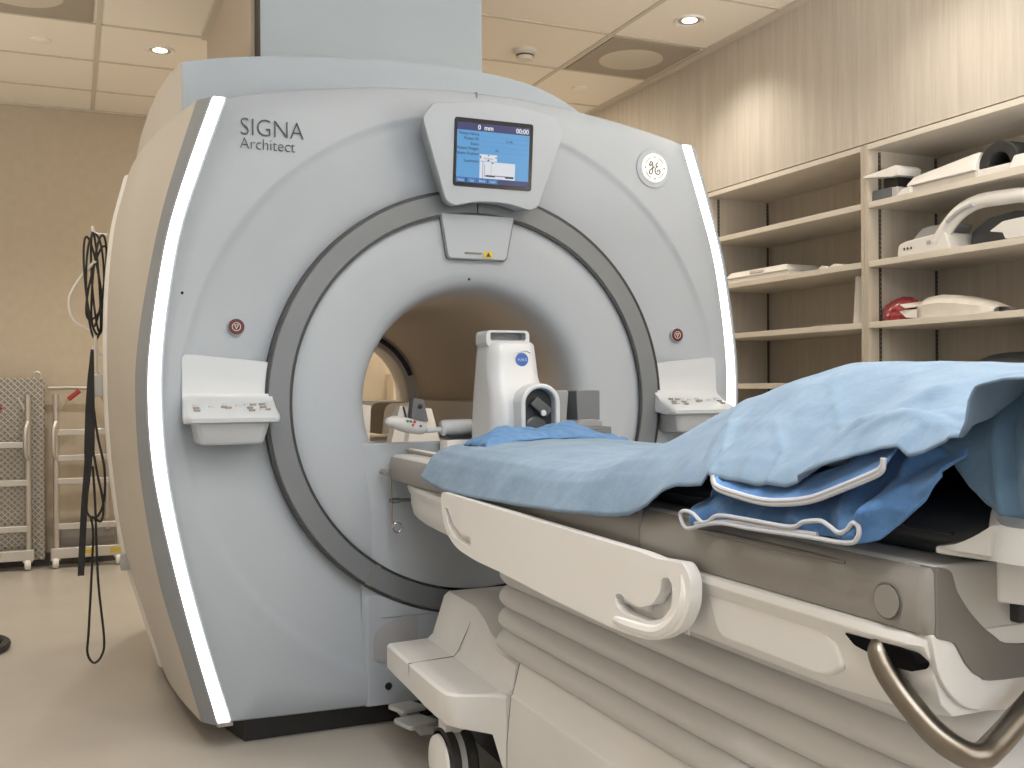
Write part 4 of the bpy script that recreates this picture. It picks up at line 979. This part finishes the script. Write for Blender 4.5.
t = thing('bore_end_box', 'cream rounded cover with a black outlined flap inside the bore', 'cover', (-.0, .9, .80))
secs = [[(x, .92, z) for x, z in ()]]
eb = rpoly([(-.06, .833), (-.05, .93), (-.03, .952), (.10, .955), (.155, .833)], [.002, .03, .03, .03, .002])
obj('cover', MB().prism(eb, 'y', .85, 1.05), M['cream'], t, bevel=.02, seg=4)
obj('flap_outline', MB().tube([(p[0], p[1], p[2]) for p in ((-.195, .14, .952), (-.165, .14, .836), (-.094, .14, .832), (-.112, .14, .885))], .003, 6), M['groove'], t)
obj('side_ramp', MB().prism([(-.235, .832), (-.07, .832), (-.10, .945), (-.205, .955)], 'y', .145, .2), M['bore_white'], t, smooth=0)
tag(obj('folded_paper', MB().box(-.215, -.10, -.27, -.17, .8195, .8255), M['white'], bevel=.002), 'flat white folded cloth on the table edge by the blue sheet', 'cloth')

# ------------------------------------------------------------------ bedding
pad = thing('table_pad', 'black vinyl pad on the table under the blue sheets', 'pad', (0, -1.3, .82))
rs = []
for y, k, q in ((-2.135, .88, 1.2), (-2.12, .96, 1.45), (-2.07, 1, 1.5), (-1.80, 1, 1.5), (-1.55, 1, 1.), (-.5, 1, 1), (-.40, .98, 1), (-.38, .92, 1)):
    rs.append([(x * k * .95, y, .8195 + z * q * (k if k < 1 else 1)) for x, z in ((-.245, 0), (-.255, .006), (-.256, .018), (-.248, .030), (-.22, .036), (0, .040), (.22, .036), (.248, .030), (.256, .018), (.255, .006), (.245, 0))])
obj('pad_body', MB().loft(rs), M['cushion'], pad, smooth=50)
obj('pad_seam', MB().tube([(-.2435, y, .8195 + z) for y, z in ((-2.08, .027), (-1.8, .027), (-1.55, .018), (-.5, .018))], .002, 6), M['coil_inner'], pad)

def fbm(x, y, z=0.): return noise.noise((x, y, z)) + .5 * noise.noise((2 * x, 2 * y, z + 3)) + .25 * noise.noise((4 * x, 4 * y, z + 7))
def seg_d(py, pt, a, b):
    """distance of (py,pt) from segment a-b and position along it"""
    ax, ay = a; bx, by = b; dx, dy = bx - ax, by - ay; L2 = dx * dx + dy * dy
    t = max(0, min(1, ((py - ax) * dx + (pt - ay) * dy) / L2))
    ex, ey = py - (ax + dx * t), pt - (ay + dy * t)
    side = 1 if (dx * ey - dy * ex) > 0 else -1
    return math.hypot(ex, ey), t, side
# hem height of the near (left) side and crest height along the table (y from far to near)
HEM = [(-2.45, 1.025), (-2.22, 1.018), (-2.185, 1.012), (-2.176, 1.0), (-2.171, .975), (-2.156, .951), (-2.12, .938), (-2.098, .934), (-2.085, .943), (-2.058, .939), (-2.018, .929), (-1.894, .883), (-1.83, .880), (-1.723, .884), (-1.705, .868), (-1.64, .862), (-1.598, .852), (-1.554, .828), (-1.49, .804), (-1.424, .795), (-1.24, .782), (-1.048, .775), (-.80, .766), (-.597, .764), (-.50, .770), (-.43, .780), (-.36, .80)]
TOP = [(-2.5, 1.03), (-2.2, 1.035), (-2.06, 1.040), (-1.9, 1.046), (-1.78, 1.048), (-1.68, 1.042), (-1.58, 1.022), (-1.50, .990), (-1.43, .946), (-1.37, .915), (-1.30, .892), (-1.2, .878), (-1.0, .876), (-.6, .877), (-.45, .874), (-.36, .868)]
def sheet_pt(u, v):
    y = -.40 - (.90 * u / .34 if u < .34 else .90 + 1.15 * (u - .34) / .66)
    if y < -2.18: pass
    # slanted far edge
    y += (1 - u)**8 * (.16 * sstep(0., .8, v) - .02)
    hem = lin(HEM, y); top = interp(TOP, y)
    md = sstep(-1.35, -1.6, y)               # 0 flat part, 1 mound
    # cross profile, v: 0 left hem -> 1 right hem
    xs = -.325 + .65 * v
    if v < .5:
        k = v / .5
        fl_flat = lin([(0, 0), (.05, .28), (.10, .52), (.17, .72), (.28, .85), (.5, .95), (1, 1)], k)
        fl_m = math.sin(PI / 2 * min(1, k / .92))**.85
        f = fl_flat * (1 - md) + fl_m * md
        x = xs * (1 - md) + (-.322 + .33 * k**1.0) * md
        x += .0
        z = hem + (top - hem) * f
    else:
        k = (1 - v) / .5
        f = lin([(0, 0), (.06, .30), (.14, .62), (.25, .80), (.5, .94), (1, 1)], k)
        x = xs; z = .80 + (top - .80) * f
    d = 0.
    # wrinkles
    d += (.003 + .004 * md) * fbm(y * 5, x * 7, 1.3)
    d += .004 * (1 - md) * fbm(y * 3.2 + x * 2, x * 11, 5.)
    if md > 0:
        # soft drapes and creased folds on the near side (y, v)
        for a, b_, w, h in (((-1.52, .34), (-1.70, .03), .012, .010), ((-1.86, .0), (-2.02, .20), .016, .014), ((-2.02, .20), (-2.10, .30), .02, .010),
                            ((-1.80, .02), (-1.79, .34), .022, .007), ((-1.93, .12), (-2.16, .05), .012, .010), ((-1.62, .25), (-1.98, .30), .03, .006), ((-2.0, .07), (-2.12, .12), .010, .008),
                            ((-1.70, .10), (-1.90, .13), .025, -.005), ((-2.10, .16), (-2.16, .26), .014, -.009), ((-1.58, .30), (-1.74, .16), .03, -.006)):
            dd, tt, sd = seg_d(y, v * .65, (a[0], a[1] * .65), (b_[0], b_[1] * .65))
            d += .45 * md * h * math.exp(-(dd / w)**2)
    if md > 0 and v < .5:
        # turned-back flap: a doubled layer standing proud below its fold line
        FL = [(-1.895, .872), (-1.958, .922), (-1.968, .952), (-1.99, .971), (-2.023, .980), (-2.084, .976), (-2.123, .966), (-2.165, .957)]
        best = min((seg_d(y, z, FL[i], FL[i + 1]) + (i,) for i in range(len(FL) - 1)), key=lambda q: q[0])
        sg = best[0] * best[2]
        if y < -1.88: d += .012 * sstep(-.002, .002, sg) * (1 - .45 * sstep(.004, .05, sg))
        # pressed creases
        for pts, h, w in ((((-1.640, .972), (-1.651, .953), (-1.702, .918), (-1.73, .886)), .0055, .006), (((-1.86, .885), (-1.834, .925), (-1.743, .971)), .0030, .004),
                          (((-1.93, .945), (-1.838, .989), (-1.751, 1.03)), .0030, .004), (((-2.085, .952), (-2.093, .962), (-2.09, .976)), .004, .004),
                          (((-1.726, .904), (-1.78, .912), (-1.838, .912)), .0025, .006), (((-1.645, .953), (-1.736, .960), (-1.86, .957)), .0022, .007),
                          (((-2.039, 1.018), (-2.0, 1.006), (-1.946, 1.004)), .0025, .006), (((-2.023, .980), (-1.95, .968), (-1.863, .962)), .0025, .005)):
            for a, b_ in zip(pts, pts[1:]):
                dd, tt, sd = seg_d(y, z, a, b_)
                if dd < .03: d += .6 * h * math.exp(-(dd / w)**2)
    n_out = Vector((-1 if v < .5 else 1, 0, .6)).normalized() if (v < .42 or v > .9) else Vector((0, 0, 1))
    kk = 1 - sstep(.30, .46, v) if v < .5 else 0
    nv = Vector((-kk, 0, 1 - kk * .35)).normalized()
    p = Vector((x, y, z)) + nv * d
    # far tail sags off the end
    return p
sheet_end = -2.30
sh_ = MB().grid(lambda u, v: sheet_pt(u, v), 400, 180)
so = obj('draped_sheet', sh_, M['sheet'], smooth=180, solid=.0025)
tag(so, 'light blue sheet covering the table and the mound at its near end', 'sheet')
# support under the mound (pillow) so that nothing floats
pl = MB(); rs = []
for y, k in ((-2.42, .5), (-2.38, .85), (-2.3, 1), (-1.9, 1), (-1.7, .93), (-1.58, .75), (-1.5, .45)):
    rs.append([(.03 + .18 * math.cos(a), y, .955 + .070 * k * math.sin(a)) if 1 else 0 for a in [2 * PI * i / 28 for i in range(28)]])
tag(obj('pillow', pl.loft(rs), M['cushion'], smooth=60), 'dark pillow filling the mound under the light blue sheet', 'pillow')

# darker sheet hanging at the right end
def dsh(u, v):
    # u: along y from the fold to the near end, v: bottom to top
    y = -2.092 - .36 * u
    bottom = lin([(0, .950), (.05, .925), (.10, .905), (.16, .889), (.22, .880), (.3, .877), (1, .87)], u)
    topz = lin([(0, .960), (.05, .975), (.09, .995), (.14, 1.008), (.22, 1.016), (.5, 1.022), (1, 1.02)], u)
    z = bottom + (topz - bottom) * v
    x = -.268 + .03 * v**2 - .010 * math.sin(PI * v)
    for yy, w, h in ((-2.155, .007, .007), (-2.172, .005, -.005), (-2.192, .008, .008), (-2.235, .02, -.008)):
        x -= h * math.exp(-((y + .02 * (1 - v) - yy) / w)**2) * (1 - .4 * v)
    x -= .004 * fbm(y * 14, z * 12, 2.2)
    return (x, y, z)
t = thing('dark_sheet', 'darker blue sheet hanging at the near end of the mound', 'sheet', (-.3, -2.2, .93))
obj('sheet_fall', MB().grid(dsh, 90, 40), M['sheet_dark'], t, smooth=180, solid=.002)

# blue fleece blanket folded below the sheet
t = thing('fleece_blanket', 'folded royal blue fleece blanket with white piping', 'blanket', (-.3, -1.85, .82))
LOW = [(-2.14, .93), (-2.11, .893), (-2.085, .872), (-2.06, .855), (-2.045, .840), (-2.025, .834), (-1.99, .833), (-1.95, .832), (-1.90, .829), (-1.85, .828), (-1.80, .827), (-1.751, .824), (-1.70, .812), (-1.68, .812), (-1.655, .824)]
UPP = [(-2.14, .948), (-2.08, .947), (-2.04, .945), (-1.98, .93), (-1.9, .90), (-1.8, .885), (-1.72, .885), (-1.68, .870), (-1.632, .85)]
def blk(u, v):
    y = -1.655 - .475 * u
    lo, hi = lin(LOW, y), interp(UPP, y)
    z = lo + (hi - lo) * v
    x = -.318 + .055 * v + .006 * math.sin(v * 9 + 2)
    # soft diagonal folds
    x -= .006 * fbm(y * 9 + z * 10, z * 9, 4.) * (1 - .3 * v)
    for a, b_, w, h in (((-1.78, 0), (-1.72, .6), .02, .01), ((-1.93, .05), (-1.86, .8), .018, .009), ((-2.0, .0), (-1.97, .9), .02, .012), ((-2.02, .1), (-2.07, .9), .015, .012), ((-1.68, .1), (-1.70, .6), .02, .009), ((-2.04, .3), (-2.1, .6), .015, .008)):
        dd, tt, sd = seg_d(y, v * .1, (a[0], a[1] * .1), (b_[0], b_[1] * .1))
        x -= 1.5 * h * math.exp(-(dd / w)**2)
    x -= .005 * abs(noise.noise((y * 34 + z * 12, z * 26, 1.7))) * (1 - v) - .004 * noise.noise((y * 18, z * 60, 6.))
    return (x, y, z)
obj('blanket_body', MB().grid(blk, 110, 40), M['blanket'], t, smooth=180, solid=.003)
# upper fold: a flap whose rim hangs in a wide U
RIM = [(-2.071, .934), (-2.069, .925), (-2.056, .917), (-2.003, .897), (-1.954, .880), (-1.906, .871), (-1.855, .867), (-1.794, .871), (-1.757, .876), (-1.747, .884), (-1.745, .890)]
RT = [(-2.075, .955), (-2.0, .93), (-1.93, .905), (-1.85, .896), (-1.76, .894), (-1.74, .893)]
def flp(u, v):
    y = -1.746 - .324 * u
    lo, hi = lin(RIM, y), lin(RT, y)
    z = lo + (max(hi, lo + .004) - lo) * v
    x = -.331 + .03 * v + .004 * math.sin(y * 90 + v * 3) * v - .003 * fbm(y * 16, z * 14, 9.)
    return (x, y, z)
obj('blanket_fold', MB().grid(flp, 80, 18), M['blanket'], t, smooth=180, solid=.003)
for dz, r_ in ((0, .0034), (-.0046, .0030)):
    obj('piping', MB().tube(spline([(-.3345, y, z + dz) for y, z in RIM], 5), r_, 8), M['piping'], t, label='white edge piping')
PL = [(-1.664, .827), (-1.672, .812), (-1.687, .809), (-1.725, .819), (-1.766, .826), (-1.835, .827), (-1.937, .831), (-2.012, .833), (-2.030, .841), (-2.032, .854), (-2.022, .857), (-2.013, .848), (-1.999, .843), (-1.983, .849), (-1.967, .853), (-1.937, .848), (-1.913, .839), (-1.835, .838), (-1.761, .836), (-1.736, .825), (-1.718, .822), (-1.698, .831), (-1.676, .833)]
obj('piping', MB().tube(spline([(-.335, y, z) for y, z in PL], 5, True), .0029, 8, True), M['piping'], t, label='white edge piping')
obj('piping', MB().tube(spline([(-.333, y, z - .0005) for y, z in ((-1.70, .818), (-1.78, .8305), (-1.85, .8325), (-1.92, .835), (-1.96, .836))], 5), .003, 8), M['piping'], t, label='white edge piping')

# crumpled blue cloth in front of the head coil
def crp(u, v):
    x = -.215 + .50 * u; yb = lin([(0, -.62), (.4, -.54), (1, -.52)], u)
    ys_ = yb + .16 * v
    hz = math.sin(PI * v)**.7 * (.016 + .020 * math.exp(-((u - .12) / .12)**2) + .010 * math.exp(-((u - .62) / .13)**2)) * (math.sin(PI * min(1, max(0, u * 1.0)))**.35)
    d = .010 * fbm(x * 13, ys_ * 34, 3.) + .010 * abs(noise.noise((x * 30 + ys_ * 20, ys_ * 40, 1.))) + .012 * abs(noise.noise((x * 9, ys_ * 62 + x * 12, 4.)))
    base = .878 - .05 * (abs(x) / .3)**3
    return (x + .01 * noise.noise((x * 20, ys_ * 20, 8)), ys_ + .025 * noise.noise((x * 14, v * 2, 2.)), max(base, base + hz + d * math.sin(PI * v)**.5))
tag(obj('crumpled_cloth', MB().grid(crp, 110, 40), M['cloth'], smooth=180, solid=.003), 'crumpled mid-blue cloth lying in front of the head coil', 'cloth')

# ------------------------------------------------------------------ light
def area(name, loc, size, energy, col, rot=(0, 0, 0), sy=None):
    l = bpy.data.lights.new(name, 'AREA'); l.energy = energy; l.color = col; l.shape = 'RECTANGLE'; l.size = size; l.size_y = sy or size
    o = bpy.data.objects.new(name, l); COL.objects.link(o); o.location = loc; o.rotation_euler = rot; return o
def spot(loc, e, col=(1, .91, .79), size=125, blend=1.):
    l = bpy.data.lights.new('room_spot', 'SPOT'); l.energy = e; l.color = col; l.spot_size = R(size); l.spot_blend = blend; l.shadow_soft_size = .06
    o = bpy.data.objects.new('room_spot', l); COL.objects.link(o); o.location = loc
spot((1.36, -.27, H - .04), 26); spot((1.40, 2.15, H - .04), 16); spot((1.36, -1.5, H - .04), 34)  # first spot follows the scallop on the wood, the others are added
spot((-1.5, .9, H - .04), 14); spot((-1.9, 2.2, H - .04), 60); spot((-1.6, .2, H - .04), 26); spot((-1.9, -1.2, H - .04), 20)  # unseen spots added to brighten the left side and back wall
spot((-.45, -1.5, H - .04), 56, (1, .95, .89)); spot((-1.2, -2.2, H - .04), 45, (1, .95, .89))  # unseen spots added to light the table side
area('ceiling_cool_fill', (-.6, -2.4, H - .02), 1.2, 32, (.86, .93, 1), (0, 0, 0), 1.2)  # added cool fill at ceiling level, no fixture known there
area('front_cool_fill', (-.2, YF + .05, 1.75), 2.6, 34, (.82, .91, 1), (R(90), 0, 0), 1.3)  # added cool fill behind the camera, not an actual window
area('ceiling_up_fill', (-.4, -3.7, 1.9), 1.6, 60, (1, .95, .88), (R(180), 0, 0), 1.0)  # unseen fill added behind the camera to brighten the ceiling
area('left_up_fill', (-2.3, .9, 1.1), .5, 20, (1, .93, .82), (R(180), 0, 0), 3.2)  # unseen upward fill added left of the view for the ceiling
area('right_up_fill', (1.25, -2.0, 1.5), .6, 105, (1, .94, .86), (R(180), 0, 0), .8)  # unseen upward fill added on the right for ceiling and wood
area('back_corner_fill', (.7, 2.85, H - .02), 1.0, 45, (1, .85, .65))  # unseen warm fill added behind the scanner
l = bpy.data.lights.new('bore_back_fill', 'SPOT'); l.energy = 26; l.color = (1, .88, .7); l.spot_size = R(42); l.spot_blend = .6; l.shadow_soft_size = .08  # spot added behind the scanner to brighten the bore floor
lo = bpy.data.objects.new('bore_back_fill', l); COL.objects.link(lo); lo.location = (.12, 3.0, 1.95)
lo.rotation_euler = (Vector((0, 1.0, .88)) - lo.location).to_track_quat('-Z', 'Y').to_euler()
w = bpy.data.worlds.new('world'); scene.world = w; w.use_nodes = True
w.node_tree.nodes['Background'].inputs[0].default_value = (.5, .5, .52, 1); w.node_tree.nodes['Background'].inputs[1].default_value = .3
scene.view_settings.view_transform = 'Standard'
scene.view_settings.look = 'None'
scene.view_settings.exposure = -.40
